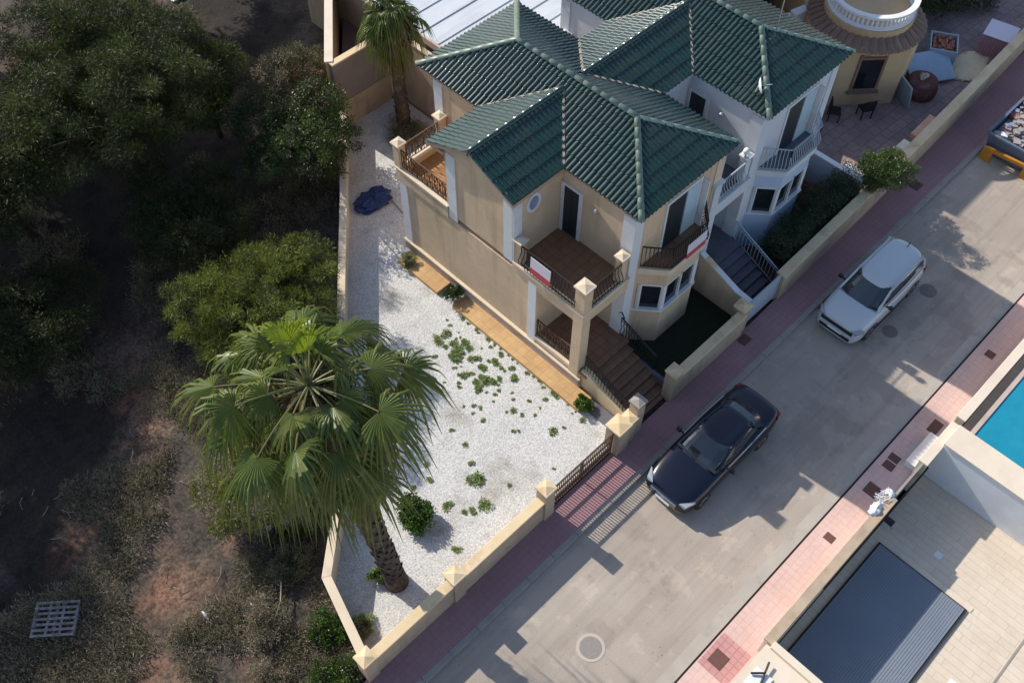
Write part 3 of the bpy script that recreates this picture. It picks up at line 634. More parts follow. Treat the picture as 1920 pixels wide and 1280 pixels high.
# ------------------------------------------------------------------ right side plots
DZ = -.70
struct(MB().box(11.12, 19.5, -14, 1.14, -1.3, DZ), 'pool_deck', 'deck')
struct(MB().box(-30, 10.95, -14, 1.30, -1.3, 1.0), 'pool_deck', 'coping')
struct(MB().box(20.36, 60, -14, 1.14, -1.3, .62), 'pool_deck', 'deck')
wall_run('street_wall', [(11.0, 1.29), (17.0, 1.29)], .24, -.7, 1.06, 'weathered cream street wall beside the covered pool', 'garden wall', mw='cream', mc='gwall')
wall_run('street_wall', [(18.6, 1.29), (20.5, 1.29)], .24, -.7, 1.04, 'short cream wall end carrying a white box, between the two pools', 'garden wall', mw='cream', mc='coping')
wall_run('street_wall', [(20.7, 1.29), (60, 1.29)], .24, -.7, 1.10, 'pale street wall beside the turquoise pool', 'garden wall', mw='cream', mc='coping')
tag(build(MB().box(10.9, 11.12, -14, 1.17, -.9, 1.14), 'dividing_wall', 'coping', bevel=.015), 'cream dividing wall at the lower end of the covered pool', 'wall')
d_ = empty('dividing_wall', (19.9, 0, -.7)); tag(d_, 'tall white wall with broad cream coping between the covered pool and the turquoise pool', 'wall')
build(MB().box(19.5, 20.3, -14, 1.17, -.9, 1.17), 'wall', 'pure', d_)
build(MB().box(19.46, 20.38, -14, 1.20, 1.17, 1.24), 'coping', 'coping', d_, bevel=.02)
# driveway gate on the street wall gap, boxes and cloth
g = empty('driveway_gate', (17.9, 1.3, .1)); tag(g, 'grey metal driveway gate beside the white box', 'gate')
build(MB().box(17.05, 19.6, 1.27, 1.31, .1, .95), 'panel', 'bluegrey', g)
build(MB().box(17.0, 17.06, 1.25, 1.33, -.7, 1.0).box(17.06, 19.6, 1.255, 1.325, .95, 1.0), 'frame', 'kerb', g)
t_ = empty('meter_box', (19.4, 1.42, .3)); tag(t_, 'long white box on the pavement edge beside the street wall', 'box')
build(MB().box(18.75, 20.1, 1.42, 1.72, .12, .42), 'case', 'pure', t_, bevel=.02); build(MB().box(18.72, 20.13, 1.415, 1.74, .42, .45), 'lid', 'trim', t_, bevel=.01)
# pool cover
c_ = empty('pool_cover', (14.5, -.6, DZ)); tag(c_, 'dark blue slatted pool cover lying over a rectangular pool', 'pool cover')
b = MB()
for k in range(38):
    y = .80 - (k + 1) * .0745; b.box(11.76, 16.48, y + .006, y + .0733, DZ, DZ + .085)
build(b, 'slats', mat('cover_slat', (.185, .215, .265), (.165, .195, .24), .5, .8, (.21, .235, .28), .5, (.5, .8)), c_, bevel=.006)
build(MB().box(11.71, 11.76, -2.04, .84, DZ, DZ + .06).box(16.48, 16.53, -2.04, .84, DZ, DZ + .06).box(11.71, 16.53, .80, .86, DZ, DZ + .06).box(11.71, 16.53, -2.10, -2.04, DZ, DZ + .06), 'frame', 'seam', c_)
build(MB().box(16.55, 16.72, -2.2, .2, DZ, DZ + .02), 'edge_strip', 'coping', c_)
for (x, y, lab) in ((17.45, -.62, 'small pale square drain cover on the shaded deck above the pool cover'), (14.4, -2.9, 'small white square skimmer lid on the sunny deck below the pool cover')):
    tag(build(MB().box(x - .11, x + .11, y - .11, y + .11, DZ, DZ + .02), 'skimmer_lid', 'pure', bevel=.008), lab, 'lid', 'skimmer lids on the deck')
tag(build(MB().box(10, 60, -3.72, -3.66, DZ - .0, DZ + .012), 'deck_channel', 'kerb'), 'narrow grey drain line running across the sunny deck', 'drain')
tag(build(MB().box(13.6, 19.0, 1.10, 1.155, .35, .45), 'handrail', 'wood'), 'dark brown rail fixed along the inner face of the weathered street wall', 'rail')
l_ = empty('wall_lamp', (16.7, 1.05, .4)); tag(l_, 'small dark lamp on the inner side of the street wall beside the covered pool', 'lamp')
build(MB().box(16.62, 16.78, .84, 1.16, .28, .42), 'shade', 'black', l_, bevel=.01); build(MB().tube([(16.7, .95, .3), (16.7, .80, .12)], .05, 8), 'bulb', 'bluegrey', l_)
# turquoise pool
p_ = empty('swimming_pool', (24, -1.5, .6)); tag(p_, 'turquoise swimming pool behind the pale street wall', 'pool')
build(MB().box(20.42, 60, -6.0, .72, .4, .98), 'water', 'pool', p_)
build(MB().box(20.30, 60, .72, .86, .3, 1.02), 'coping', 'plinth', p_)
# white cloth / plastic on the wall
rg = random.Random(5)
def blob(cx, cy, cz, rx, ry, rz, n=12, jit=.25, seed=0):
    r = random.Random(seed); mb = MB(); vs = []; m_ = n // 2
    for i in range(m_ + 1):
        ph = math.pi * i / m_
        for k in range(n):
            th = 2 * math.pi * k / n; q = 1 + (r.random() - .5) * jit * 2
            vs.append((cx + rx * q * math.sin(ph) * math.cos(th), cy + ry * q * math.sin(ph) * math.sin(th), cz + rz * q * math.cos(ph)))
    mb.add(vs, [(i * n + k, (i + 1) * n + k, (i + 1) * n + (k + 1) % n, i * n + (k + 1) % n) for i in range(m_) for k in range(n)]); return mb
tag(build(blob(16.30, 1.44, 1.05, .25, .15, .11, 16, .3, 2), 'plastic_bag', 'litter', smooth=True), 'crumpled white plastic sheet on the end of the street wall', 'plastic')
tag(build(blob(17.05, 1.42, 1.02, .15, .14, .10, 10, .3, 4), 'plastic_bag', 'litter', smooth=True), 'small white bag further up from the crumpled sheet', 'plastic')
b = MB()
for k in range(26):
    x, y = 16.5 + rg.random() * .5, 1.30 + rg.random() * .3; b.tube([(x, y, 1.02 + rg.random() * .1), (x + (rg.random() - .5) * .3, y + (rg.random() - .5) * .3, 1.05 + rg.random() * .12), (x + (rg.random() - .5) * .5, y + (rg.random() - .5) * .3, 1.0)], .010, 4)
tag(build(b, 'wire_bundle', 'litter'), 'tangle of thin white wire on top of the street wall beside the plastic sheet', 'wire')
m_ = empty('roof_aerial', (10.2, .95, 1.0)); tag(m_, 'dark pole and cross arm on the pale terrace at the lower edge of the photo', 'aerial')
build(MB().tube([(9.9, .75, 1.05), (10.55, .95, 1.15)], .03, 6).tube([(10.0, 1.12, 1.1), (10.25, .86, 1.12)], .03, 6), 'arm', 'iron', m_)
build(MB().box(9.7, 10.3, .6, 1.1, 1.0, 1.04), 'base', 'pure', m_, bevel=.01)

# ------------------------------------------------------------------ covers on the street
def cover(x, y, w_, d_, z, lab, m='metercover', a=0):
    o = build(MB().box(-w_ / 2, w_ / 2, -d_ / 2, d_ / 2, 0, .012).box(-w_ / 2 - .02, w_ / 2 + .02, -d_ / 2 - .02, d_ / 2 + .02, -.02, .006), 'meter_cover', m, loc=(x, y, z)); o.rotation_euler.z = a
    tag(o, lab, 'cover', 'small utility covers in the pavements')
for (x, y, w_, d_, lab, mm) in ((10.05, 2.0, .42, .40, 'square brown cover in the pink patch at the bottom of the far pavement', 'metercover'), (15.15, 1.93, .22, .26, 'small brown cover at the edge of the sunlit far pavement', 'metercover'),
        (17.35, 1.92, .40, .38, 'square dark red cover nearest the white plastic sheet', 'metercover'), (18.42, 2.02, .26, .30, 'lower of the two touching dark red covers', 'metercover'), (18.76, 2.04, .24, .30, 'upper of the two touching dark red covers', 'metercover'),
        (20.62, 1.75, .50, .28, 'long brown cover at the corner of the lit pavement by the pool wall', 'metercover'), (24.35, 1.95, .26, .26, 'small round-cornered cover on the far pavement above the lit strip', 'metercover'),
        (19.05, 8.02, .38, .30, 'dark cover at the foot of the front wall below the white gate', 'metercover'), (29.3, 7.85, .42, .34, 'dark cover on the near pavement below the round tree', 'metercover')):
    cover(x, y, w_, d_, .122, lab, mm)
mh = empty('manhole_cover', (7.86, 4.68, 0)); tag(mh, 'round iron manhole cover with a pale ring in the sunlit road', 'manhole cover')
build(MB().lathe((7.86, 4.68, 0), [(.40, .0), (.40, .008), (.30, .009)], 32), 'ring', 'ring', mh); build(MB().lathe((7.86, 4.68, 0), [(.31, .0), (.31, .014), (.02, .014)], 32), 'lid', 'manhole', mh)
for (x, y, r, lab) in ((25.35, 4.85, .30, 'round dark disc on the road beside the rear wheel of the white car'), (22.9, 4.82, .26, 'round dark disc on the road beside the front wheel of the white car')):
    tag(build(MB().lathe((x, y, 0), [(r, .0), (r, .008), (.02, .009)], 24), 'manhole_cover', mat('brown_disc', (.20, .165, .15), (.16, .13, .12), .85, 10)), lab, 'manhole cover')  # flat brown discs set on the road surface

# ------------------------------------------------------------------ cars
def car(name, x0, yc, L_, hw, st, gh, lab, paint, roofm, spec):
    """nose towards -x at x0. st: stations (x, halfwidth, ztop). gh: greenhouse dict"""
    root = empty(name, (x0 + L_ / 2, yc, 0)); tag(root, lab, 'car')
    prof = [(0, 0), (.45, -.004), (.78, -.03), (.93, -.10), (1.0, -.26), (1.0, None), (.985, None), (.90, None)]
    vs = []; n = len(prof) * 2 - 1
    for (x, w_, zt) in st:
        half = []
        for i, (f, dz) in enumerate(prof):
            z = zt + dz if dz is not None else {5: .48, 6: .30, 7: .22}[i]
            half.append((x0 + x, f * w_, min(z, zt)))
        ring = [(a, yc - b_, c) for a, b_, c in half[::-1]] + [(a, yc + b_, c) for a, b_, c in half[1:]]
        vs += ring
    fs = [(i * n + k, i * n + k + 1, (i + 1) * n + k + 1, (i + 1) * n + k) for i in range(len(st) - 1) for k in range(n - 1)]
    fs += [tuple(range(n - 1, -1, -1)), tuple(range((len(st) - 1) * n, len(st) * n))]
    body = build(MB().add(vs, fs), 'body', paint, root, smooth=True, sub=2)
    # greenhouse
    def ring(xa, xb, w0, w1, z, n=28, e=.22):
        out = []
        for k in range(n):
            t = 2 * math.pi * k / n; c, s = math.cos(t), math.sin(t)
            u = math.copysign(abs(c) ** (e * 2), c); v = math.copysign(abs(s) ** (e * 2), s)
            x = (xa + xb) / 2 + u * (xb - xa) / 2; ww = w0 + (w1 - w0) * (u + 1) / 2
            out.append((x0 + x, yc + v * ww, z))
        return out
    def loft(levels, cap=True, e=.22):
        mb = MB(); n = 28; V = []
        for l in levels: V += ring(*l, e=e)
        F = [(i * n + k, i * n + (k + 1) % n, (i + 1) * n + (k + 1) % n, (i + 1) * n + k) for i in range(len(levels) - 1) for k in range(n)]
        if cap: F.append(tuple(range((len(levels) - 1) * n, len(levels) * n)))
        return mb.add(V, F)
    glass = build(loft(gh['levels'], True), 'windows', 'carglass', root, smooth=False)
    rf = build(loft(gh['roof'], True, .3), 'roof', roofm, root, smooth=True, sub=1)
    # pillars
    Lb, Lt = gh['levels'][0], gh['levels'][-1]
    for sg in (-1, 1):
        mb = MB(); fb = Vector((x0 + Lb[0] + .10, yc + sg * (Lb[2] - .05), Lb[4] - .02)); ft = Vector((x0 + Lt[0] + .10, yc + sg * (Lt[2] - .02), Lt[4] + .0))
        rb = Vector((x0 + Lb[1] - gh.get('rb', .12), yc + sg * (Lb[3] - .04), Lb[4] - .02)); rt = Vector((x0 + Lt[1] - .10, yc + sg * (Lt[3] - .02), Lt[4]))
        mb.bar(fb, ft, .07, .05); mb.bar(rb, rt, gh.get('rw', .16), .07); mb.bar(ft + Vector((0, sg * .015, .005)), rt + Vector((0, sg * .015, .005)), .06, .05)
        build(mb, 'window_pillar', roofm, root)
    for sg in (-1, 1):
        mb = MB(); mb.tube([(x0 + Lb[0] + .45, yc + sg * (hw - .085), Lb[4] + .02), (x0 + (Lb[0] + Lb[1]) / 2, yc + sg * (hw - .065), Lb[4] + .03), (x0 + Lb[1] - .35, yc + sg * (hw - .10), Lb[4] + .05)], .012, 5)
        build(mb, 'window_trim', 'chrome' if spec == 'coupe' else 'black', root)
    # wheels
    for xx in gh['wheels']:
        for sg in (-1, 1):
            cy = yc + sg * (hw - .10)
            ty = build(MB().lathe((x0 + xx, cy, .33), [(.20, -.10), (.31, -.105), (.335, -.07), (.335, .07), (.31, .105), (.20, .10)], 24, axis='y'), 'wheel', 'rubber', root, smooth=True)
            rim = MB().lathe((x0 + xx, cy + sg * .095, .33), [(.05, 0), (.19, -.01), (.21, .015), (.19, .02), (.05, .012)], 20, axis='y')
            build(rim, 'rim', 'alloy', ty, smooth=True)
    # wheel arch shadow gaps
    # mirrors
    for sg in (-1, 1):
        mx = x0 + Lb[0] + .48
        mb = MB(); a = Vector((mx, yc + sg * (hw - .02), Lb[4] + .06)); mb.bar(a - Vector((0, sg * .06, .03)), a + Vector((0, sg * .06, .02)), .06, .05)
        mb.hexa([(mx - .07, yc + sg * (hw + .03), Lb[4] + .02), (mx + .05, yc + sg * (hw + .03), Lb[4] + .02), (mx + .05, yc + sg * (hw + .19), Lb[4] + .03), (mx - .04, yc + sg * (hw + .19), Lb[4] + .03),
                 (mx - .06, yc + sg * (hw + .03), Lb[4] + .16), (mx + .05, yc + sg * (hw + .03), Lb[4] + .16), (mx + .05, yc + sg * (hw + .18), Lb[4] + .15), (mx - .03, yc + sg * (hw + .18), Lb[4] + .15)] if sg > 0 else
                [(mx - .07, yc - (hw + .03), Lb[4] + .02), (mx - .04, yc - (hw + .19), Lb[4] + .03), (mx + .05, yc - (hw + .19), Lb[4] + .03), (mx + .05, yc - (hw + .03), Lb[4] + .02),
                 (mx - .06, yc - (hw + .03), Lb[4] + .16), (mx - .03, yc - (hw + .18), Lb[4] + .15), (mx + .05, yc - (hw + .18), Lb[4] + .15), (mx + .05, yc - (hw + .03), Lb[4] + .16)])
        build(mb, 'mirror', 'black' if spec == 'suv' else paint, root, bevel=.015)
    return root, body, rf
# navy coupe
st = [(0.0, .52, .50), (.03, .66, .60), (.12, .76, .68), (.35, .85, .77), (.75, .895, .86), (1.25, .905, .94), (1.6, .905, .97), (2.6, .90, .98), (3.4, .905, 1.00), (3.95, .90, 1.02), (4.35, .85, 1.03), (4.60, .76, .99), (4.68, .66, .86), (4.70, .55, .62)]
gh = dict(levels=[(1.36, 4.12, .78, .66, .94), (1.62, 3.92, .74, .62, 1.13), (1.90, 3.66, .68, .57, 1.29), (2.12, 3.40, .62, .53, 1.37)],
          roof=[(2.06, 3.44, .645, .55, 1.345), (2.12, 3.38, .62, .53, 1.385), (2.35, 3.15, .48, .42, 1.405), (2.6, 2.95, .25, .22, 1.41)], wheels=(.82, 3.66), rb=.30, rw=.22)
c1, body, rf = car('coupe', 12.52, 6.10, 4.70, .905, st, gh, 'dark navy two-door coupe parked with its nose down the street beside the sliding gate', 'navy', 'navy', 'coupe')
x0, yc = 12.52, 6.10
build(MB().bar((x0 + 1.46, yc - .70, .985), (x0 + 1.46, yc + .70, .985), .10, .03), 'wiper_panel', 'black', c1)
gr = build(MB().box(x0 - .012, x0 + .07, yc - .50, yc + .50, .38, .60), 'grille', 'black', c1, bevel=.02)
b = MB()
for z in (.43, .48, .54, .59): b.box(x0 - .03, x0 - .0, yc - .47, yc + .47, z - .009, z + .009)
build(b, 'grille_bar', 'chrome', gr)
b = MB()
for k in range(3):
    a = math.pi / 2 + k * 2 * math.pi / 3; b.bar((x0 - .03, yc, .51), (x0 - .03, yc + .065 * math.cos(a), .51 + .065 * math.sin(a)), .012, .014)
for k in range(16):
    a0, a1 = 2 * math.pi * k / 16, 2 * math.pi * (k + 1) / 16; b.bar((x0 - .03, yc + .07 * math.cos(a0), .51 + .07 * math.sin(a0)), (x0 - .03, yc + .07 * math.cos(a1), .51 + .07 * math.sin(a1)), .012, .012)
build(b, 'badge', 'chrome', gr)
for sg in (-1, 1):
    build(MB().hexa([(x0 + .07, yc + sg * .50, .56), (x0 + .40, yc + sg * .80, .62), (x0 + .42, yc + sg * .84, .62), (x0 + .10, yc + sg * .72, .56), (x0 + .09, yc + sg * .50, .665), (x0 + .40, yc + sg * .80, .76), (x0 + .43, yc + sg * .855, .73), (x0 + .12, yc + sg * .74, .655)]), 'headlight', 'lamp', c1, bevel=.01)
    build(MB().hexa([(x0 + 4.5, yc + sg * .55, .72), (x0 + 4.62, yc + sg * .55, .72), (x0 + 4.55, yc + sg * .80, .72), (x0 + 4.38, yc + sg * .84, .72), (x0 + 4.5, yc + sg * .55, .86), (x0 + 4.66, yc + sg * .55, .86), (x0 + 4.58, yc + sg * .79, .86), (x0 + 4.38, yc + sg * .84, .86)]), 'tail_light', 'redlamp', c1)
build(MB().box(x0 - .045, x0 - .025, yc - .26, yc + .26, .30, .40), 'number_plate', 'pure', c1)
# white crossover
st = [(0.0, .50, .62), (.03, .66, .78), (.10, .75, .88), (.30, .83, .95), (.65, .865, 1.00), (1.05, .875, 1.04), (1.4, .88, 1.06), (2.4, .88, 1.06), (3.3, .88, 1.07), (3.85, .86, 1.08), (4.10, .80, 1.05), (4.17, .74, .90), (4.20, .62, .70)]
gh = dict(levels=[(1.02, 4.08, .78, .74, 1.03), (1.30, 4.02, .74, .71, 1.25), (1.58, 3.94, .69, .67, 1.43), (1.74, 3.88, .66, .64, 1.50)],
          roof=[(1.64, 4.02, .70, .69, 1.47), (1.70, 3.98, .68, .67, 1.53), (2.0, 3.75, .52, .52, 1.565), (2.4, 3.4, .25, .25, 1.575)], wheels=(.80, 3.36), rb=.14, rw=.2)
c2, body, rf = car('crossover', 21.28, 6.08, 4.20, .88, st, gh, 'pearl white compact crossover with roof rails parked nearer the top of the street', 'silver', 'silver', 'suv')
x0, yc = 21.28, 6.08
build(MB().box(x0 - .012, x0 + .06, yc - .60, yc + .60, .60, .74).box(x0 - .015, x0 + .05, yc - .58, yc + .58, .28, .42), 'grille', 'black', c2, bevel=.02)
for sg in (-1, 1):
    build(MB().hexa([(x0 + .03, yc + sg * .50, .66), (x0 + .22, yc + sg * .76, .70), (x0 + .30, yc + sg * .84, .70), (x0 + .06, yc + sg * .70, .66), (x0 + .05, yc + sg * .50, .80), (x0 + .24, yc + sg * .76, .90), (x0 + .32, yc + sg * .85, .86), (x0 + .08, yc + sg * .72, .80)]), 'headlight', 'lamp', c2, bevel=.01)
    build(MB().hexa([(x0 + 4.0, yc + sg * .60, .78), (x0 + 4.18, yc + sg * .60, .78), (x0 + 4.08, yc + sg * .82, .78), (x0 + 3.9, yc + sg * .85, .78), (x0 + 4.0, yc + sg * .60, .98), (x0 + 4.16, yc + sg * .60, .98), (x0 + 4.05, yc + sg * .81, .98), (x0 + 3.9, yc + sg * .845, .98)]), 'tail_light', 'redlamp', c2)
    build(MB().tube([(x0 + 1.85, yc + sg * .60, 1.53), (x0 + 2.0, yc + sg * .61, 1.585), (x0 + 3.6, yc + sg * .60, 1.59), (x0 + 3.8, yc + sg * .59, 1.54)], .018, 6), 'roof_rail', 'alloy', c2, smooth=True)
    b = MB()
    for xx in (.80, 3.36):
        for k in range(9):
            a0, a1 = math.pi * k / 9, math.pi * (k + 1) / 9
            b.add([(x0 + xx + r * math.cos(a), yc + sg * yy, .33 + r * math.sin(a)) for a in (a0, a1) for (r, yy) in ((.36, .875), (.42, .885))], [(0, 1, 3, 2)])
    b.box(x0 + 1.2, x0 + 2.98, yc + sg * .87 - .012, yc + sg * .87 + .02, .22, .42); build(b, 'cladding', 'black', c2)
build(MB().box(x0 - .04, x0 - .02, yc - .26, yc + .26, .44, .54), 'number_plate', 'pure', c2)
build(MB().bar((x0 + 1.16, yc - .68, 1.075), (x0 + 1.16, yc + .68, 1.075), .12, .03), 'wiper_panel', 'black', c2)
build(MB().tube([(x0 + 3.75, yc, 1.56), (x0 + 3.9, yc, 1.68)], .018, 6), 'aerial', 'black', c2)

# ------------------------------------------------------------------ signs and small things on the villa
def banner(nm, p, lab):
    s = empty(nm, p[0]); tag(s, lab, 'sign', 'sale banners tied to the black railings')
    A, B, C, D = [Vector(q) for q in p]; n = (B - A).cross(D - A).normalized() * .008
    M1, M2 = A.lerp(D, .36), B.lerp(C, .36)
    for (q, nm2, m_) in (((M1, M2, C, D), 'white_field', 'sign_w'), ((A, B, M2, M1), 'red_field', 'sign_r')):
        build(MB().hexa([q[0] - n, q[1] - n, q[1] + n, q[0] + n, q[3] - n, q[2] - n, q[2] + n, q[3] + n]), nm2, m_, s)
banner('sale_banner', [(13.54, 12.72, 4.30), (13.54, 11.92, 4.30), (13.56, 11.92, 4.98), (13.56, 12.72, 4.98)], 'white and red banner on the long railing of the open corner terrace')
banner('sale_banner', [(17.35, 9.88, 4.10), (18.25, 9.88, 4.10), (18.25, 9.90, 4.72), (17.35, 9.90, 4.72)], 'pink and red banner on the small balcony over the bay window')
s_ = empty('satellite_dish', (21.75, 11.3, 6.9)); tag(s_, 'white satellite dish at the front corner of the white villa roof', 'satellite dish')
b = MB(); ax = Vector((.62, -.74, .25)).normalized(); e1 = ax.orthogonal().normalized(); e2 = ax.cross(e1); cc = Vector((21.85, 11.35, 7.15)); vs = [cc]
for (r, d) in ((.10, .012), (.19, .04), (.25, .08)):
    for k in range(20): a = 2 * math.pi * k / 20; vs.append(cc + e1 * math.cos(a) * r + e2 * math.sin(a) * r + ax * d)
fs = [(0, 1 + k, 1 + (k + 1) % 20) for k in range(20)] + [(1 + i * 20 + k, 21 + i * 20 + k, 21 + i * 20 + (k + 1) % 20, 1 + i * 20 + (k + 1) % 20) for i in range(2) for k in range(20)]
build(MB().add(vs, fs), 'dish', 'pure', s_, smooth=True); build(MB().tube([cc, cc + Vector((.1, .12, -.5))], .025, 6).tube([cc, cc + ax * .4], .012, 5), 'bracket', 'whitemetal', s_)
s_ = empty('tv_aerial', (23.5, 12.3, 7.2)); tag(s_, 'thin television aerial mast on the hip of the white villa roof', 'aerial')
build(MB().tube([(23.75, 12.25, 7.2), (23.78, 12.25, 9.0)], .022, 6), 'mast', 'alloy', s_)
b = MB().tube([(23.5, 12.5, 8.9), (24.05, 12.0, 8.9)], .012, 5)
for k in range(6): c_ = Vector((23.55 + k * .09, 12.46 - k * .08, 8.9)); b.tube([c_ - Vector((.12, .13, 0)), c_ + Vector((.12, .13, 0))], .008, 4)
build(b, 'antenna', 'alloy', s_)
for (x, y, z, lab) in ((21.12, 10.80, 5.24, 'white ball lamp on the terrace pillar of the white villa'),):
    o = empty('ball_lamp', (x, y, z)); tag(o, lab, 'lamp'); build(MB().lathe((x, y, z + .12), [(0, -.11), (.08, -.08), (.11, 0), (.08, .08), (0, .11)], 14), 'globe', 'pure', o, smooth=True); build(MB().lathe((x, y, z - .12), [(.05, 0), (.03, .14)], 8), 'stem', 'whitemetal', o)
tag(build(blob(14.25, 21.35, .36, .72, .52, .16, 22, .22, 9), 'tarpaulin', 'tarp', smooth=False), 'crumpled navy blue tarpaulin heaped beside the boundary wall', 'tarpaulin')
tag(build(MB().tube([(14.75, 20.9, .27), (14.65, 20.3, .27), (14.62, 19.9, .28)], .03, 6), 'pipe', 'kerb'), 'short grey pipe lying on the gravel beside the villa corner', 'pipe')
tag(build(MB().box(13.22, 13.66, 8.95, 9.85, .1, .30), 'trapdoor', 'greystep', bevel=.01), 'grey slab at the end of the ochre walk by the front steps', 'slab')
# pallet
p_ = empty('pallet', (-2.1, 15.6, .05), R(-41)); tag(p_, 'grey plastic pallet lying on the rough ground in the lower left corner', 'pallet')
b = MB()
for k in range(7): b.box(-.60, .60, -.5 + k * .155, -.5 + k * .155 + .07, .12, .145)
for k in range(4): b.box(-.60 + k * .377, -.60 + k * .377 + .07, -.5, .5, .10, .13)
build(b, 'top_deck', 'pallet', p_, local=True)
for x in (-.55, 0, .55): build(MB().box(x - .05, x + .05, -.5, .5, 0, .10), 'runner', 'pallet', p_, local=True)

# ------------------------------------------------------------------ ochre house with round balcony
y_ = empty('round_tower_house', (32.4, 13.0, .2)); tag(y_, 'ochre house corner with a round balustraded balcony above a tiled skirt roof', 'house')
u = Vector((1.9, -1.66, 0)).normalized(); n_ = Vector((-u.y, u.x, 0)); n_ = -n_ if n_.y > 0 else n_
n_ = Vector((-.66, -.75, 0)); c0 = Vector((31.45, 11.85, 0)); 
poly = [c0 - u * 1.28, c0 + u * 1.28, c0 + u * 2.2 - n_ * 1.3, c0 + u * 2.2 - n_ * 7, c0 - u * 2.2 - n_ * 7, c0 - u * 2.2 - n_ * 1.2]
build(MB().prism([(p.x, p.y) for p in poly], .1, 3.05), 'wall', 'yellowhouse', y_)
tc = (32.45, 13.15, 0)
b = MB(); ns = 40
for k in range(ns):
    a0, a1 = 2 * math.pi * k / ns, 2 * math.pi * (k + .86) / ns
    for (r0, r1, za, zb) in ((1.72, 2.0, 3.46, 3.30), (1.98, 2.28, 3.32, 3.12)):
        am = (a0 + a1) / 2; P = [(tc[0] + r * math.cos(a), tc[1] + r * math.sin(a), z) for r, z in ((r0, za), (r1, zb)) for a in (a0, am, a1)]
        P[1] = (P[1][0], P[1][1], P[1][2] + .05); P[4] = (P[4][0], P[4][1], P[4][2] + .06); b.add(P, [(0, 3, 4, 1), (1, 4, 5, 2)])
build(b, 'tile_skirt', 'clay', y_)
build(MB().lathe(tc, [(2.15, 3.0), (2.2, 3.12), (1.7, 3.42), (1.72, 3.72), (1.6, 3.74), (.05, 3.74)], 48), 'balcony', 'yellowhouse', y_, smooth=False)
bl = MB()
for k in range(56):
    a = 2 * math.pi * k / 56; bl.lathe((tc[0] + 1.56 * math.cos(a), tc[1] + 1.56 * math.sin(a), 3.78), [(.045, 0), (.03, .05), (.055, .18), (.03, .34), (.045, .42)], 6)
o = build(bl, 'balusters', 'pure', y_)
b = MB()
for (r0, r1, z0, z1) in ((1.48, 1.66, 3.74, 3.80), (1.46, 1.68, 4.20, 4.30)):
    for k in range(48):
        a0, a1 = 2 * math.pi * k / 48, 2 * math.pi * (k + 1) / 48
        b.hexa([(tc[0] + r * math.cos(a), tc[1] + r * math.sin(a), z) for z in (z0, z1) for (r, a) in ((r0, a0), (r1, a0), (r1, a1), (r0, a1))])
build(b, 'balustrade_rail', 'pure', y_)
def onface(s, z, d): p = c0 + u * s + n_ * d; return (p.x, p.y, z)
fr = MB()
for (s0, s1, z0, z1) in ((-.62, -.52, 1.05, 2.45), (.36, .46, 1.05, 2.45), (-.62, .46, 2.45, 2.55), (-.62, .46, .95, 1.05)): fr.hexa([onface(s0, z0, 0), onface(s1, z0, 0), onface(s1, z0, .06), onface(s0, z0, .06), onface(s0, z1, 0), onface(s1, z1, 0), onface(s1, z1, .06), onface(s0, z1, .06)])
for k in range(10):
    a0, a1 = math.pi * k / 10, math.pi * (k + 1) / 10
    fr.hexa([onface(-.08 + .54 * math.cos(a) * q, 2.55 + .30 * math.sin(a) * q, d_) for d_ in (0, .06) for (a, q) in ((a0, .82), (a0, 1.0), (a1, 1.0), (a1, .82))])
wf = build(fr, 'window', 'clay', y_)
build(MB().add([onface(-.08 + .46 * math.cos(math.pi * k / 10), 2.55 + .25 * math.sin(math.pi * k / 10), .025) for k in range(11)], [tuple(range(11))]), 'lintel_panel', 'terra', wf)
build(MB().quad(onface(-.52, 1.05, .03), onface(.36, 1.05, .03), onface(.36, 2.45, .03), onface(-.52, 2.45, .03)), 'pane', 'darkglass', wf)
build(MB().hexa([onface(-.7, .85, 0), onface(.54, .85, 0), onface(.54, .85, .12), onface(-.7, .85, .12), onface(-.7, .95, 0), onface(.54, .95, 0), onface(.54, .95, .12), onface(-.7, .95, .12)]), 'sill', 'clay', wf)
wall_run('parapet_wall', [(30.9, 15.4), (32.9, 14.9)], .30, 0, 2.95, 'thick white parapet between the green roof and the round balcony', 'wall', mw='pure', mc='pure')
wall_run('parapet_wall', [(28.9, 16.9), (30.8, 15.45)], .16, 0, 2.9, 'thin white parapet along the top edge of the white villa roof', 'wall', mw='pure', mc='pure')
tag(build(MB().prism([(26.3, 11.8), (30.3, 13.4), (31, 16), (31, 21), (26.3, 21)], .1, 1.6), 'lean_to', 'clay'), 'red brown low roof between the white villa and the ochre house', 'roof')

tag(build(MB().box(27.8, 46, 18.4, 27, 0, 8.6), 'neighbour_house', 'yellowhouse'), 'tall ochre house block beyond the top edge, behind the round balcony', 'house')
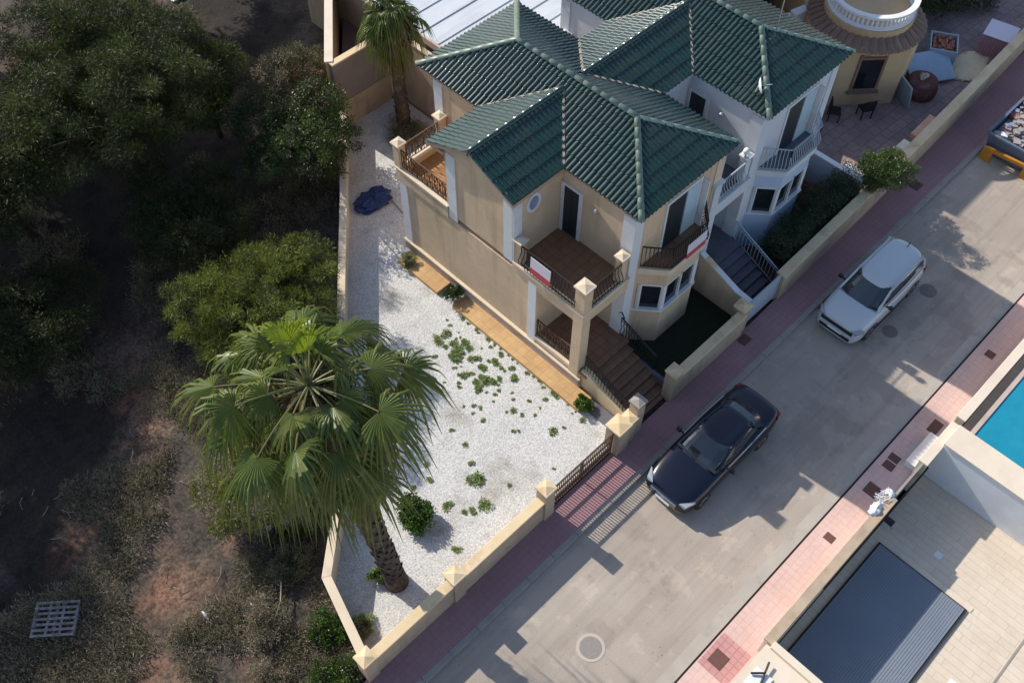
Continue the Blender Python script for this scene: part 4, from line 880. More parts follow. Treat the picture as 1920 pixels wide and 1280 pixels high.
# ------------------------------------------------------------------ things on the patio and street
def stack(nm, x, y, sx, sy, z0, z1, a, m, lab, cat, top=None, tn='cover'):
    o = empty(nm, (x, y, z0), a); tag(o, lab, cat)
    b = MB(); nx_, ny_, nz_ = max(1, int(sx / .25)), max(1, int(sy / .12)), max(1, int((z1 - z0) / .07))
    for k in range(nz_):
        for i in range(nx_):
            for j in (range(ny_) if (k == nz_ - 1 or i in (0, nx_ - 1)) else (0, ny_ - 1)):
                b.box(-sx / 2 + i * sx / nx_ + .005, -sx / 2 + (i + 1) * sx / nx_ - .005, -sy / 2 + j * sy / ny_ + .005, -sy / 2 + (j + 1) * sy / ny_ - .005, k * .07, k * .07 + .063)
    build(b, 'bricks', m, o, local=True); build(MB().box(-sx / 2 + .02, sx / 2 - .02, -sy / 2 + .02, sy / 2 - .02, 0, (z1 - z0) - .08), 'core', 'redwood', o, local=True)
    if top: build(MB().box(-sx / 2 - .02, sx / 2 + .02, -sy / 2 - .02, sy / 2 + .02, z1 - z0, z1 - z0 + .03), tn, top, o, local=True)
    return o
stack('brick_stack', 38.3, 9.8, 1.15, 1.15, .2, 1.15, .2, 'pinkwrap', 'stack of pink bricks under shrink film at the top right corner', 'bricks', 'film', 'film')
o = empty('brick_crate', (36.2, 11.15, .2), .5); tag(o, 'pale crate filled with red bricks standing on the patio', 'crate')
b = MB()
for (xa, xb, ya, yb) in ((-.6, .6, -.55, -.5), (-.6, .6, .5, .55), (-.6, -.55, -.5, .5), (.55, .6, -.5, .5)): b.box(xa, xb, ya, yb, 0, .85)
build(b, 'crate', 'whitemetal', o, local=True)
b = MB(); rr = random.Random(8)
for k in range(60):
    x, y = rr.uniform(-.48, .4), rr.uniform(-.42, .36); b.box(x, x + .2, y, y + .1, .4, .72 + rr.random() * .12)
build(b, 'bricks', 'brick', o, local=True)
o = build(MB().add([(-.95, -.6, .0), (.95, -.6, .0), (.95, .6, .55), (-.95, .6, .55), (-.95, -.6, .05), (.95, -.6, .05), (.95, .6, .6), (-.95, .6, .6)], [(0, 3, 2, 1), (4, 5, 6, 7), (0, 1, 5, 4), (1, 2, 6, 5), (2, 3, 7, 6), (3, 0, 4, 7)]), 'board', 'board', loc=(34.9, 10.9, .35)); o.rotation_euler.z = -.55; tag(o, 'large pale blue board leaning over the red table', 'board')
o = build(MB().box(-.75, .75, -.03, .03, 0, 1.35), 'board', 'bluegrey', loc=(34.3, 12.2, .3)); o.rotation_euler = (R(-35), 0, .9); tag(o, 'blue grey sheet propped against the ochre house wall', 'sheet')
o = build(MB().box(-.8, .8, -.02, .02, 0, 1.5), 'board', 'board', loc=(36.0, 12.6, .3)); o.rotation_euler = (R(-25), 0, 1.1); tag(o, 'narrow pale sheet standing behind the blue board', 'sheet')
o = build(MB().box(-.55, .55, -.03, .03, 0, 1.15), 'panel', 'whitemetal', loc=(32.85, 10.75, .22)); o.rotation_euler = (R(-12), 0, 1.05); tag(o, 'pale green grey panel leaning at the corner of the ochre house', 'panel')
o = empty('garden_table', (33.75, 10.55, .22)); tag(o, 'round red brown table draped in cloth on the patio', 'table')
build(MB().lathe((33.75, 10.55, .22), [(.62, 0), (.66, .3), (.58, .66), (.50, .72), (.05, .74)], 18), 'cloth', 'redwood', o); build(blob(33.8, 10.6, 1.0, .22, .16, .08, 10, .3, 3), 'folded_cloth', 'plinth', o)
tag(build(blob(36.6, 9.9, .23, 1.0, .7, .05, 22, .28, 12), 'sand_heap', 'sand', smooth=True), 'flat heap of pale sand on the patio by the wall', 'sand heap')
o = build(MB().box(-.72, .72, -.14, .14, 0, .22), 'block_row', 'peach', bevel=.02, loc=(31.05, 9.02, 1.0)); o.rotation_euler.z = .04; tag(o, 'peach coloured box on top of the long patio wall', 'box')
tag(build(MB().box(29.2, 29.75, 8.8, 9.1, .9, 1.35), 'post_cap', 'coping', bevel=.02), 'pale block beside the round tree on the patio wall', 'block')
def chair(x, y, a, lab):
    o = empty('garden_chair', (x, y, .22), a); tag(o, lab, 'chair', 'dark garden chairs beside the ochre house')
    build(MB().box(-.24, .24, -.22, .22, .40, .44), 'seat', 'iron', o, local=True); build(MB().box(-.24, .24, .20, .24, .44, .9), 'backrest', 'iron', o, local=True)
    for sx in (-.21, .21):
        for sy in (-.19, .21): build(MB().box(sx - .02, sx + .02, sy - .02, sy + .02, 0, .40), 'leg', 'iron', o, local=True)
chair(30.0, 12.1, .6, 'dark metal chair against the left foot of the ochre house'); chair(31.0, 11.35, 2.6, 'dark metal chair under the ochre house window')
# skip
o = empty('skip', (34.9, 6.4, 0)); tag(o, 'blue steel skip full of rubble behind an orange barrier at the right edge', 'skip')
P0 = [(32.80, 7.05), (32.80, 5.25), (37.10, 5.25), (37.10, 7.05)]; b = MB()
b.add([(32.85, 5.35, .1), (37.00, 5.35, .1), (37.00, 6.95, .1), (32.85, 6.95, .1), (32.65, 5.15, 1.05), (37.20, 5.15, 1.05), (37.20, 7.15, 1.05), (32.65, 7.15, 1.05)], [(0, 3, 2, 1), (0, 1, 5, 4), (1, 2, 6, 5), (2, 3, 7, 6), (3, 0, 4, 7)])
for (a, c) in (((32.65, 5.15), (37.20, 5.15)), ((37.20, 5.15), (37.20, 7.15)), ((37.20, 7.15), (32.65, 7.15)), ((32.65, 7.15), (32.65, 5.15))): b.bar((*a, 1.07), (*c, 1.07), .10, .08)
build(b, 'body', 'bluemetal', o)
rr = random.Random(21); ms = ['rubble', 'brick', 'litter', 'bluegrey']; b = MB()
b.add([(32.75, 5.25, .8), (37.10, 5.25, .8), (37.10, 7.05, .8), (32.75, 7.05, .8)], [(0, 1, 2, 3)])
for k in range(420):
    x, y = rr.uniform(32.80, 37.00), rr.uniform(5.3, 7.0); s = rr.uniform(.04, .16); z = .8 + rr.uniform(0, .28)
    v = [Vector((rr.uniform(.5, 1) * sx, rr.uniform(.5, 1) * sy, rr.uniform(.3, .8) * sz)) * s for (sx, sy, sz) in ((-1, -1, -1), (1, -1, -1), (1, 1, -1), (-1, 1, -1), (-1, -1, 1), (1, -1, 1), (1, 1, 1), (-1, 1, 1))]
    mrot = Matrix.Rotation(rr.random() * 6, 3, 'Z'); b.hexa([mrot @ q + Vector((x, y, z)) for q in v], rr.choice([0, 0, 0, 0, 1, 1, 3, 3, 0, 2]))
build(b, 'rubble', ms, o)
o = empty('barrier', (32.50, 6.1, 0)); tag(o, 'orange barrier in front of the skip of rubble', 'barrier')
build(MB().bar((32.45, 7.0, .55), (32.65, 5.0, .55), .12, .16), 'beam', 'orangemetal', o, bevel=.02)
for q in ((32.47, 6.8), (32.63, 5.2)): build(MB().box(q[0] - .05, q[0] + .05, q[1] - .2, q[1] + .2, 0, .5), 'foot', 'orangemetal', o)
# ------------------------------------------------------------------ vegetation
def leaves(C, r, per, L_, W_, seed, up=.25, droop=0.0, flat=False):
    """C (n,3) clump centres; returns verts, quads of small rhombic leaves"""
    g = np.random.default_rng(seed); n = len(C) * per
    c = np.repeat(C, per, 0); rr = np.repeat(r if isinstance(r, np.ndarray) else np.full(len(C), r), per)
    d = g.normal(size=(n, 3)); d /= np.linalg.norm(d, axis=1)[:, None]
    p = c + d * (rr * g.random(n) ** .45)[:, None] * np.array([1, 1, .8])
    ax = d + g.normal(size=(n, 3)) * .55 + np.array([0, 0, up]); ax /= np.linalg.norm(ax, axis=1)[:, None]
    sd = np.cross(ax, g.normal(size=(n, 3))); sd /= np.linalg.norm(sd, axis=1)[:, None]
    l = L_ * (.6 + .8 * g.random(n))[:, None]; w_ = W_ * (.6 + .8 * g.random(n))[:, None]
    V = np.stack([p, p + ax * l * .5 + sd * w_ * .5, p + ax * l, p + ax * l * .5 - sd * w_ * .5], 1)
    V[:, 2, 2] -= droop * l[:, 0]
    return V.reshape(-1, 3), np.arange(n * 4).reshape(-1, 4)
def lobes_pts(lobes, n, seed, low=-.35, rmin=.6):
    g = np.random.default_rng(seed); vol = np.array([l[3] * l[4] * l[5] for l in lobes]) ** .7; pick = g.choice(len(lobes), n, p=vol / vol.sum())
    Lb = np.array(lobes)[pick]; d = g.normal(size=(n * 3, 3)); d /= np.linalg.norm(d, axis=1)[:, None]; d = d[d[:, 2] > low][:n]
    while len(d) < n: d = np.concatenate([d, d])[:n]
    q = rmin + (1.05 - rmin) * g.random(n) ** .5
    return Lb[:, :3] + d * Lb[:, 3:] * q[:, None]
def tree(name, label, cat, base, lobes, nclump, mats, clump_r=.25, per=60, L_=.11, W_=.035, seed=1, trunk=.13, group=None, low=-.35, mix=.35, tm='wood', up=.25, rmin=.6, part='crown'):
    root = empty(name, base); tag(root, label, cat, group)
    P = lobes_pts(lobes, nclump, seed, low, rmin); g = np.random.default_rng(seed + 50)
    V, F = leaves(P, clump_r * (.7 + .6 * g.random(len(P))), per, L_, W_, seed, up)
    mi = (np.repeat(g.random(len(P)), per) < mix).astype(int) if len(mats) > 1 else None
    npmesh(part, V, F, mats, root, mi)
    if trunk:
        b = MB(); top = np.array(lobes)[:, :3].mean(0); rr = random.Random(seed)
        mid = Vector(base).lerp(Vector(top), .45) + Vector((rr.uniform(-.2, .2), rr.uniform(-.2, .2), 0))
        b.tube([base, mid, tuple(top)], [trunk, trunk * .8, trunk * .35], 8)
        for l in lobes:
            for q in range(2):
                e = Vector(l[:3]) + Vector((rr.uniform(-.6, .6) * l[3], rr.uniform(-.6, .6) * l[4], rr.uniform(-.2, .5) * l[5])); s = mid.lerp(Vector(top), rr.random() * .6)
                b.tube([s, s.lerp(e, .5) + Vector((0, 0, .15)), e], [trunk * .45, trunk * .3, trunk * .1], 5)
        build(b, 'trunk', tm, root, smooth=True)
    return root
def lob(cx, cy, cz, R0, H, n, seed, s=.45):
    r = random.Random(seed); out = [(cx, cy, cz, R0 * .62, R0 * .62, H * .62)]
    for k in range(n):
        a = 2 * math.pi * k / n + r.uniform(-.3, .3); d = R0 * r.uniform(.45, .72); q = R0 * s * r.uniform(.75, 1.2)
        out.append((cx + d * math.cos(a), cy + d * math.sin(a), cz + H * r.uniform(-.35, .35), q, q, q * r.uniform(.6, .85)))
    return out
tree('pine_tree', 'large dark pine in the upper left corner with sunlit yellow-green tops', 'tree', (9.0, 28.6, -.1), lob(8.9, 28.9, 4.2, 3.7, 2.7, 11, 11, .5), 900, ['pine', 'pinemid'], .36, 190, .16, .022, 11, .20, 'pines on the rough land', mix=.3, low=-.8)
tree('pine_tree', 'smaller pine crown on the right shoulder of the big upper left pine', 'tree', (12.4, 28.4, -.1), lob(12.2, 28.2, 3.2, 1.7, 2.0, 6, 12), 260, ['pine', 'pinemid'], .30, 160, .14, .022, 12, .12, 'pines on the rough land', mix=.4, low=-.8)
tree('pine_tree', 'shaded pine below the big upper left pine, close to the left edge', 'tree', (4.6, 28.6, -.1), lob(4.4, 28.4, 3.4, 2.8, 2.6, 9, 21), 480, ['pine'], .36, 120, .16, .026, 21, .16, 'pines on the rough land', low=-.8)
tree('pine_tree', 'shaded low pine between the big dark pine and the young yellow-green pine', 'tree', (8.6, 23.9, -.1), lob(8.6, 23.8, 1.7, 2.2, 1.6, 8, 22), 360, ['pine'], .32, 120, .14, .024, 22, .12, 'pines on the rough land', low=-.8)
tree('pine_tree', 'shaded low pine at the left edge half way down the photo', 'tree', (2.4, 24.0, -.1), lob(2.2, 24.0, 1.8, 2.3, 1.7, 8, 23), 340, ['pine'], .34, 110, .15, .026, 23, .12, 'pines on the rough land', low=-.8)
tree('pine_tree', 'young yellow-green pine behind the big fan palm', 'tree', (8.3, 18.9, -.1), lob(8.0, 19.0, 2.2, 2.5, 2.1, 10, 13), 600, ['pinelt', 'pine'], .26, 170, .13, .020, 13, .12, 'pines on the rough land', mix=.2, low=-.6)
tree('pine_tree', 'low yellow-green pine peeping out below the left side of the fan palm', 'tree', (4.1, 14.6, -.1), lob(4.1, 14.5, 1.1, 1.7, 1.1, 8, 14), 280, ['pinelt', 'dry'], .24, 150, .13, .020, 14, .08, 'pines on the rough land', mix=.35)
tree('carob_tree', 'dense round dark green tree against the top of the boundary wall', 'tree', (13.3, 24.4, -.1), lob(13.3, 24.1, 1.9, 2.15, 2.0, 9, 15), 520, ['carob', 'shrub'], .26, 100, .075, .045, 15, .16, None, mix=.22)
tree('olive_tree', 'grey-green scrubby tree beside the tall orange wall', 'tree', (16.2, 28.4, -.1), lob(16.2, 28.2, 1.2, 1.5, 1.3, 7, 16), 230, ['olive', 'dry'], .26, 80, .08, .03, 16, .1, None, mix=.3)
# taller pines standing outside the picture, whose shade falls over the rough land
for i, (x, y, z, r_, lab) in enumerate(((3.6, 34.0, 6.2, 3.3, 'tall pine just beyond the upper left edge'), (-1.5, 30.0, 6.2, 3.2, 'tall pine beyond the left edge, second from the top'), (1.0, 40.5, 7.0, 3.4, 'tall pine furthest back beyond the upper left corner'),
                                  (7.6, 41.5, 6.5, 3.6, 'tall pine beyond the top edge behind the big dark pine'), (-4.5, 24.6, 5.0, 2.5, 'tall pine beyond the left edge, lowest of the row'), (14.8, 38.5, 5.5, 3.0, 'tall pine beyond the top edge behind the grey-green tree'), (18.6, 39.5, 5.0, 2.8, 'tall pine beyond the top edge nearest the orange wall'), (6.6, 36.6, 6.0, 2.6, 'tall pine beyond the upper left corner, between its two neighbours'), (10.8, 37.6, 6.0, 2.6, 'tall pine beyond the top edge directly above the big dark pine'))):
    tree('pine_tree', lab, 'tree', (x, y, -.1), lob(x, y, z, r_, 2.4, 8, 30 + i), 300, ['pine'], .42, 70, .24, .07, 30 + i, .22, 'pines on the rough land')
# shrubs
SH = [('bush', 'leafy bright green bush beside the big palm trunk on the gravel', (6.85, 10.75, .25), .52, .62, 'shrub', 'bright', 120, .075, .045), ('bush', 'small yellow-green bush at the left foot of the big palm', (5.05, 10.15, .25), .30, .35, 'bright', 'weed', 40, .06, .035),
      ('bush', 'green weeds bush inside the lower corner of the boundary wall', (3.75, 9.45, .2), .34, .35, 'weed', 'dry', 50, .06, .03), ('bush', 'dark dusty bush in the gap of the ochre walk', (13.25, 16.0, .3), .34, .55, 'carob', 'shrub', 60, .05, .03),
      ('bush', 'straw coloured bush at the upper start of the ochre walk', (13.15, 18.15, .35), .25, .35, 'weed', 'dry', 40, .05, .03), ('bush', 'bright green plant by the grey slab at the end of the ochre walk', (13.25, 9.95, .3), .27, .3, 'bright', 'shrub', 40, .06, .035),
      ('bush', 'ferny brown bush around the foot of the small palm', (17.3, 23.0, .25), .75, .7, 'dry', 'olive', 110, .09, .02), ('bush', 'copper leaved bush in the front yard of the white villa', (25.0, 10.25, .2), .75, 1.0, 'rustleaf', 'dry', 130, .08, .035),
      ('bush', 'silvery scrub bush right of the low pine near the boundary wall', (3.4, 12.2, 0), .6, .5, 'green_scrub', 'olive', 80, .07, .025), ('bush', 'grass green bush below the low pine on the rough land', (4.3, 13.15, 0), .35, .35, 'bright', 'weed', 50, .06, .03),
      ('bush', 'dark green scrub bush outside the bend of the boundary wall', (3.0, 10.0, 0), .55, .45, 'carob', 'bright', 90, .07, .035), ('bush', 'long dark green scrub along the outer foot of the boundary wall', (2.4, 8.9, 0), .65, .45, 'shrub', 'carob', 110, .07, .035),
      ('bush', 'grey scrub bush between the pallet and the boundary wall', (1.9, 11.4, 0), .7, .5, 'green_scrub', 'dry', 90, .08, .022), ('bush', 'olive scrub bush right above the low pine edge', (5.6, 15.4, 0), .6, .5, 'green_scrub', 'olive', 80, .08, .022),
      ('bush', 'small green bush in the shade between the fan palm and the wall', (6.1, 13.6, 0), .5, .5, 'carob', 'shrub', 80, .07, .03), ('bush', 'dry thorny bush near the lower edge left of the wall corner', (1.0, 10.0, 0), .6, .4, 'dry', 'green_scrub', 80, .09, .02),
      ('bush', 'pale scrub bush in the reddish clearing under the upper pine', (14.6, 29.4, 0), .6, .6, 'green_scrub', 'dry', 80, .09, .022), ('bush', 'dry bush left of the grey-green tree', (15.0, 30.8, 0), .8, .6, 'dry', 'green_scrub', 90, .09, .022),
      ('bush', 'dark bush at the patio end behind the brick crate', (38.2, 13.3, .2), 1.4, 1.5, 'carob', 'pine', 220, .1, .04), ('bush', 'dark bush at the top edge between the crate and the brick stack', (40.6, 12.6, .2), 1.3, 1.3, 'pine', 'dry', 200, .12, .03),
      ('bush', 'brown grassy bush at the upper right corner', (42.6, 13.6, .2), 1.5, 1.2, 'dry', 'olive', 200, .14, .02)]
for i, (nm, lab, base, r_, h, m1, m2, n, l, w_) in enumerate(SH):
    x, y, z = base
    tree(nm, lab, 'bush', base, lob(x, y, z + h * .45, r_, h * .7, 5, 60 + i, .5), n, [m1, m2], r_ * .26, 60, l, w_, 60 + i, .03, None, low=-.2, mix=.35, part='foliage', rmin=.3)
# hedge and round street tree
g = np.random.default_rng(5); P = np.stack([g.uniform(21.9, 27.2, 700), g.uniform(8.75, 9.8, 700), g.uniform(.4, 1.85, 700) + .12 * g.random(700)], 1)
V, F = leaves(P, .18, 60, .05, .03, 5); hd = npmesh('hedge', V, F, mat('dark_hedge', (.016, .030, .010), (.024, .042, .014), .6, 3)); tag(hd, 'very dark clipped hedge behind the tan wall of the white villa', 'hedge')
tree('round_tree', 'small round bright green tree growing over the street wall', 'tree', (27.45, 8.85, .2), lob(27.45, 8.55, 1.75, .90, 1.25, 8, 17, .55), 300, ['shrub', 'carob'], .17, 80, .05, .032, 17, .06, None, mix=.35)

# ------------------------------------------------------------------ fan palms
def frond(az, el, Lp, Rb, seed, ms=('palm', 'petiole'), droop=.5, nseg=26, spread=118):
    r = random.Random(seed); b = MB(); d = Vector((math.cos(az) * math.cos(el), math.sin(az) * math.cos(el), math.sin(el)))
    sag = Vector((0, 0, -1)); p = [Vector((0, 0, 0)) + d * .05]; n = 6; cur = d.copy()
    for k in range(n):
        cur = (cur + sag * (.055 * droop * (1 + k * .4))).normalized(); p.append(p[-1] + cur * (Lp / n))
    b.tube(p, [.030, .028, .024, .020, .018, .016, .014], 5, 1)
    o = p[-1]; f = cur; s = f.cross(Vector((0, 0, 1))).normalized(); s = s if s.length > .1 else Vector((1, 0, 0)); up = s.cross(f).normalized()
    tw = r.uniform(-.85, .85); s, up = s * math.cos(tw) + up * math.sin(tw), up * math.cos(tw) - s * math.sin(tw)
    # costapalmate: central rib bends down
    sp = R(spread)
    def dirn(a): return (f * math.cos(a) + s * math.sin(a))
    prev = None
    for i in range(nseg):
        a0 = -sp + 2 * sp * i / nseg; a1 = -sp + 2 * sp * (i + 1) / nseg; am = (a0 + a1) / 2
        Lr = Rb * (1 - .30 * (abs(am) / sp) ** 2) * r.uniform(.74, 1.14); split = .46 + r.uniform(-.08, .08); wob = r.uniform(-.06, .06)
        def pt(a, q, lift):
            c_ = o + dirn(a) * (Lr * q); bend = -(q ** 2) * Lr * (.22 + .20 * droop) - (abs(math.sin(a)) * .16 * q * Lr)
            if q > split: bend -= (q - split) ** 2 * Lr * (1.2 + 1.7 * droop) * (1 + wob * 6); c_ = c_ + dirn(a + math.pi / 2) * (wob * (q - split) * 2 * Lr)
            return c_ + up * (lift * q * .9) + Vector((0, 0, bend))
        qs = (.03, .3, split); L0 = [pt(a0, q, -.035) for q in qs]; L1 = [pt(a1, q, -.035) for q in qs]; Mm = [pt(am, q, .035) for q in qs]
        da = (a1 - a0)
        q2, q3 = (split + 1) / 2, 1.0
        A2, B2, M2 = pt(am - da * .20, q2, -.02), pt(am + da * .20, q2, -.02), pt(am, q2, .01); T = pt(am, q3, 0)
        v = L0 + Mm + L1 + [A2, M2, B2, T]
        b.add(v, [(0, 3, 4, 1), (1, 4, 5, 2), (3, 6, 7, 4), (4, 7, 8, 5), (2, 5, 10, 9), (5, 8, 11, 10), (9, 10, 12), (10, 11, 12)], 0)
    return b
def palm(name, label, base, top, crown_n, Lp, Rb, tr, seed, elo=-.9, ehi=1.35, young=2, skirt=True, skirt_len=1.6):
    root = empty(name, base); tag(root, label, 'palm tree', 'fan palms on the gravel'); r = random.Random(seed)
    B0, T0 = Vector(base), Vector(top); n = 22; path = [B0.lerp(T0, k / n) + Vector((math.sin(k * .5) * .03, 0, 0)) for k in range(n + 1)]
    b = MB(); b.tube(path, [tr * (1.25 if k == 0 else 1.08 - .15 * k / n) * (1 + .04 * math.sin(k * 2.1)) for k in range(n + 1)], 16)
    # old leaf bases, set in spiral rows up the trunk
    H = (T0 - B0).length; nb = int(H * 34)
    for k in range(nb):
        t = k / nb; a = k * 2.39996; c_ = B0.lerp(T0, t); rr = tr * (1.06 - .12 * t); e = Vector((math.cos(a), math.sin(a), 0))
        w2 = r.uniform(.05, .09); q = c_ + e * rr * .92; tn = Vector((-e.y, e.x, 0)); o2 = q + e * r.uniform(.03, .10) + Vector((0, 0, r.uniform(.08, .20)))
        b.add([q - tn * w2, q + tn * w2, o2 + tn * w2 * .5, o2 - tn * w2 * .5, q - tn * w2 - Vector((0, 0, .06)), q + tn * w2 - Vector((0, 0, .06))], [(0, 1, 2, 3), (4, 5, 2, 3), (0, 3, 4), (1, 5, 2)], r.choice([0, 0, 0, 1]))
    build(b, 'trunk', ['bark', 'skirt'], root)
    for k in range(crown_n):
        t = k / crown_n; el = ehi + (elo - ehi) * (t ** .85) + r.uniform(-.08, .08); az = k * 2.39996 + r.uniform(-.2, .2)
        yv = k in young
        sprd = 118
        if k < 7: el = r.uniform(.95, 1.45); sprd = 85 if k in young else r.uniform(48, 85)
        if yv: az = R(82 if k == 2 else 35); el = 1.22; sprd = 70
        elif 7 <= k < 17: el = r.uniform(.25, .85)
        fb = frond(az, el, Lp * ((.80 if k == 2 else .55) if yv else .50 if 7 <= k < 17 else .55 + .6 * min(1, t * 2.2)) * r.uniform(.75, 1.12), Rb * (1.0 if yv else .62 + .38 * min(1, t * 4)) * r.uniform(.9, 1.08), seed * 100 + k, droop=(.05 if k < 7 else .25 + .95 * t), spread=sprd, nseg=16 if k < 7 else 26)
        o = build(fb, 'frond', ['palmyoung' if yv else 'palm', 'petiole'], root, local=True); o.location = T0 - B0
    for k in range(crown_n // 3):
        fb = frond(k * 2.39996 + 1.1, r.uniform(-1.42, -.95), Lp * r.uniform(.8, 1.25), Rb * .85, seed * 100 + 70 + k, droop=1.3, nseg=20, spread=80)
        o = build(fb, 'dead_frond', ['skirt' if k % 3 else 'dry', 'skirt'], root, local=True); o.location = T0 - B0 - Vector((0, 0, .2))
    if skirt:
        P = []; V, F = None, None; g = np.random.default_rng(seed); n2 = 520
        a = g.random(n2) * 6.283; z0 = -g.random(n2) * .6; L2 = skirt_len * (.5 + .6 * g.random(n2)); r1 = .18 + .25 * g.random(n2); r2 = r1 + .25 + .45 * g.random(n2)
        o_ = np.array(T0 - B0); A = np.stack([np.cos(a) * r1, np.sin(a) * r1, z0], 1) + o_; Bm = np.stack([np.cos(a) * r2, np.sin(a) * r2, z0 - L2 * .45], 1) + o_; Cc = np.stack([np.cos(a) * r2 * .85, np.sin(a) * r2 * .85, z0 - L2], 1) + o_
        tn = np.stack([-np.sin(a), np.cos(a), 0 * a], 1) * .035
        V = np.stack([A, Bm - tn, Bm + tn, Cc], 1).reshape(-1, 3); F = np.arange(n2 * 4).reshape(-1, 4)[:, [0, 1, 3, 2]]
        o = npmesh('dead_leaf_skirt', V, F, ['skirt', 'dry'], None, (g.random(n2) < .2).astype(int)); o.parent = root
    return root
palm('fan_palm', 'large leaning fan palm with a broad crown over the boundary wall', (5.28, 9.75, .22), (5.02, 11.05, 9.3), 64, 1.72, 1.22, .28, 4, elo=-1.32, ehi=1.40, young=(2, 5), skirt_len=2.6)
palm('fan_palm', 'tall slim fan palm behind the rear terrace of the cream villa', (17.55, 23.4, .22), (17.5, 23.45, 5.7), 34, .75, .80, .24, 9, elo=-.9, young=(), skirt_len=1.1)

# ------------------------------------------------------------------ weeds on the gravel
W = [(12.19,14.72,3),(11.76,14.39,4),(11.77,14.09,3),(11.37,13.46,4),(11.62,13.35,4),(12.01,13.26,4),(12.44,12.83,2),(12.46,12.24,4),(11.90,12.85,2),(12.12,12.63,2),(11.87,12.62,3),(11.06,13.38,2),(10.97,13.28,3),(11.36,12.70,2),(11.46,12.51,2),(11.58,12.25,2),(12.01,11.91,2),(11.37,12.10,1),(10.58,12.62,2),(10.81,12.42,2),(10.91,12.21,3),(11.57,11.42,3),(12.18,11.32,3),(12.61,11.00,3),(12.25,10.89,1),(11.40,11.53,1),(11.67,11.11,2),(11.95,10.83,2),(12.83,10.04,1),(12.87,9.65,3),(12.28,9.87,3),(11.93,10.04,4),(11.18,10.77,2),(11.34,13.93,2),(11.07,10.89,2),(10.65,11.82,2),(9.74,12.26,3),(9.68,11.59,3),(9.37,11.00,3),(9.11,10.51,6),(7.92,10.48,5),(8.70,9.72,6),(8.28,9.83,5),(8.09,9.97,3),(7.11,9.29,6),(9.65,9.65,3),(11.00,9.10,2),(11.72,14.73,3),(12.44,15.25,3),(12.78,13.68,3),(12.81,13.21,3),(12.69,12.59,3),(12.50,15.50,2),(11.40,13.87,2),(8.07,11.47,3),(7.55,11.60,2),(8.66,12.68,2),(8.37,11.93,3)]
protos = []
for s in range(4):
    g = np.random.default_rng(200 + s); n = 7 + s * 2; P = np.stack([g.normal(0, .35, n), g.normal(0, .35, n), g.random(n) * .45], 1)
    V, F = leaves(P, .38, 34, .42, .22, 200 + s, up=.5)
    o = npmesh('weed', V, F, ['weed', 'bright'], None, (g.random(len(F)) < .25).astype(int)); protos.append([o, 0])
rw = random.Random(4)
extra = [(11.9 + rw.gauss(0, .38), 14.1 + rw.gauss(0, .45), rw.choice([3, 4, 4, 5])) for k in range(16)] + [(11.85 + rw.gauss(0, .3), 12.9 + rw.gauss(0, .25), rw.choice([2, 3, 4])) for k in range(14)] + [(12.94 + rw.uniform(-.07, .05), 10.1 + k * .30 + rw.uniform(-.1, .1), rw.choice([1, 2, 2, 3])) for k in range(18)] + [(rw.uniform(10.4, 12.6), rw.uniform(11.5, 15), 1) for k in range(22)]
for k, (x, y, s) in enumerate(W + extra):
    pr = protos[k % 4]; o = pr[0] if not pr[1] else pr[0].copy()
    if pr[1]: SC.collection.objects.link(o)
    pr[1] = 1; o.location = (x, y, .25); q = (.04, .06, .085, .115, .165, .20, .24)[s]; q *= rw.uniform(.6, 1.0); o.scale = (q, q, q * .45); o.rotation_euler.z = rw.random() * 6
    tag(o, 'low green weed growing through the white gravel in front of the villa', 'weed', group='weeds in the white gravel')
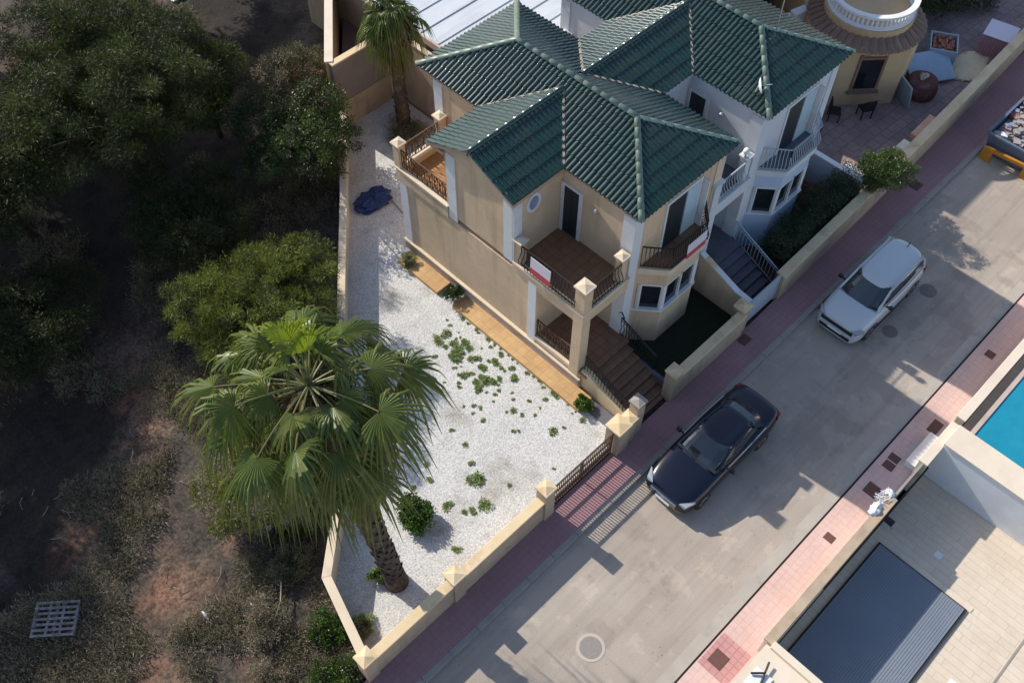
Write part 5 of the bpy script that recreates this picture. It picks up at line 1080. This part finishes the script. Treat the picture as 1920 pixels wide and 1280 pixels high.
# ------------------------------------------------------------------ rough land: scrub, litter, twigs
g = np.random.default_rng(77); n = 19000
x = g.uniform(-9, 17, n * 3); y = g.uniform(8.4, 36, n * 3); dens = vnoise(x + 50, y + 50, 2.1, 9) * .7 + vnoise(x + 50, y + 50, .8, 10) * .5
bx = np.interp(y, [8.4, 10.9, 12.3, 21.7, 25.2, 28.8, 36], [2.9, 3.5, 4.9, 12.8, 15.5, 18, 22]); keep = (x < bx - .15) & (dens > .37 + .5 * np.maximum(blobmask(x, y, SOIL_SHADE), .9 * blobmask(x, y, BARE)))
x, y = x[keep][:n], y[keep][:n]; z = np.zeros(len(x)) + .02
P = np.stack([x, y, z], 1)
for nm, sl, m_, L_, W_, rr_, lab in (('dry_grass', slice(0, None, 3), ['dry', 'green_scrub'], .17, .018, .34, 'dry straw coloured grass and twiggy scrub covering the rough land'),
                               ('scrub_cover', slice(1, None, 3), ['green_scrub', 'dry'], .085, .024, .34, 'low grey-green scrub spreading over the rough land'),
                               ('leaf_cover', slice(2, None, 3), ['green_scrub', 'olive'], .06, .030, .24, 'small leafy ground plants among the dry scrub')):
    Q = P[sl]; gg = np.random.default_rng(len(nm)); V, F = leaves(Q, rr_, 40, L_, W_, len(nm), up=.7)
    V[:, 2] = np.maximum(V[:, 2], -.02); mi = (np.repeat(gg.random(len(Q)), 40) < (.35 if nm == 'dry_grass' else .45 if nm == 'scrub_cover' else .3)).astype(int)
    o = npmesh(nm, V, F, m_, None, mi); o['kind'] = 'stuff'; tag(o, lab)
b = MB(); rr = random.Random(91)
for k in range(90):
    x, y = rr.uniform(-8, 5), rr.uniform(8.6, 20)
    if x > np.interp(y, [8.4, 10.9, 12.3, 21.7], [2.7, 3.3, 4.7, 12.5]): continue
    a = rr.random() * 6.28; l = rr.uniform(.15, .5); b.tube([(x, y, .06), (x + math.cos(a) * l * .5, y + math.sin(a) * l * .5, .12), (x + math.cos(a + .3) * l, y + math.sin(a + .3) * l, .07)], .008, 4)
o = build(b, 'twigs', 'stick'); o['kind'] = 'stuff'; tag(o, 'fallen pale twigs scattered over the rough land')
tag(build(MB().tube([(3.05, 12.55, .1), (2.95, 12.0, .3), (2.6, 11.55, .35), (2.05, 11.2, .2), (1.75, 11.1, .05)], [.02, .022, .02, .016, .01], 6), 'fallen_branch', 'stick'), 'long curved bleached branch lying among the scrub', 'branch')
LIT = [((14.55, 28.95), .22, .12, 'white plastic sheet scrap at the upper edge of the dark round tree'), ((13.75, 31.5), .16, .1, 'pale litter at the right edge of the big upper left pine'), ((13.5, 31.95), .12, .2, 'thin pale scrap just above the litter by the big pine'),
       ((16.1, 36.8), .30, .14, 'bluish white plastic scrap near the top edge beyond the pines'), ((15.0, 35.0), .14, .08, 'small white scrap below the bluish plastic near the top edge'), ((15.4, 30.7), .16, .08, 'white scrap in the clearing left of the grey-green tree'),
       ((3.75, 13.65), .10, .08, 'small bright bag beside the low pine'), ((.9, 12.8), .05, .14, 'thin white bottle lying right of the pallet'), ((2.4, 12.9), .09, .03, 'small white paper beside the curved branch'), ((2.0, 12.1), .03, .08, 'sliver of white litter below the curved branch')]
for k, ((x, y), sx, sy, lab) in enumerate(LIT):
    tag(build(blob(x, y, .13, sx, sy, .05, 10, .35, 300 + k), 'litter_scrap', 'litter'), lab, 'litter', 'scraps of white litter on the rough land')
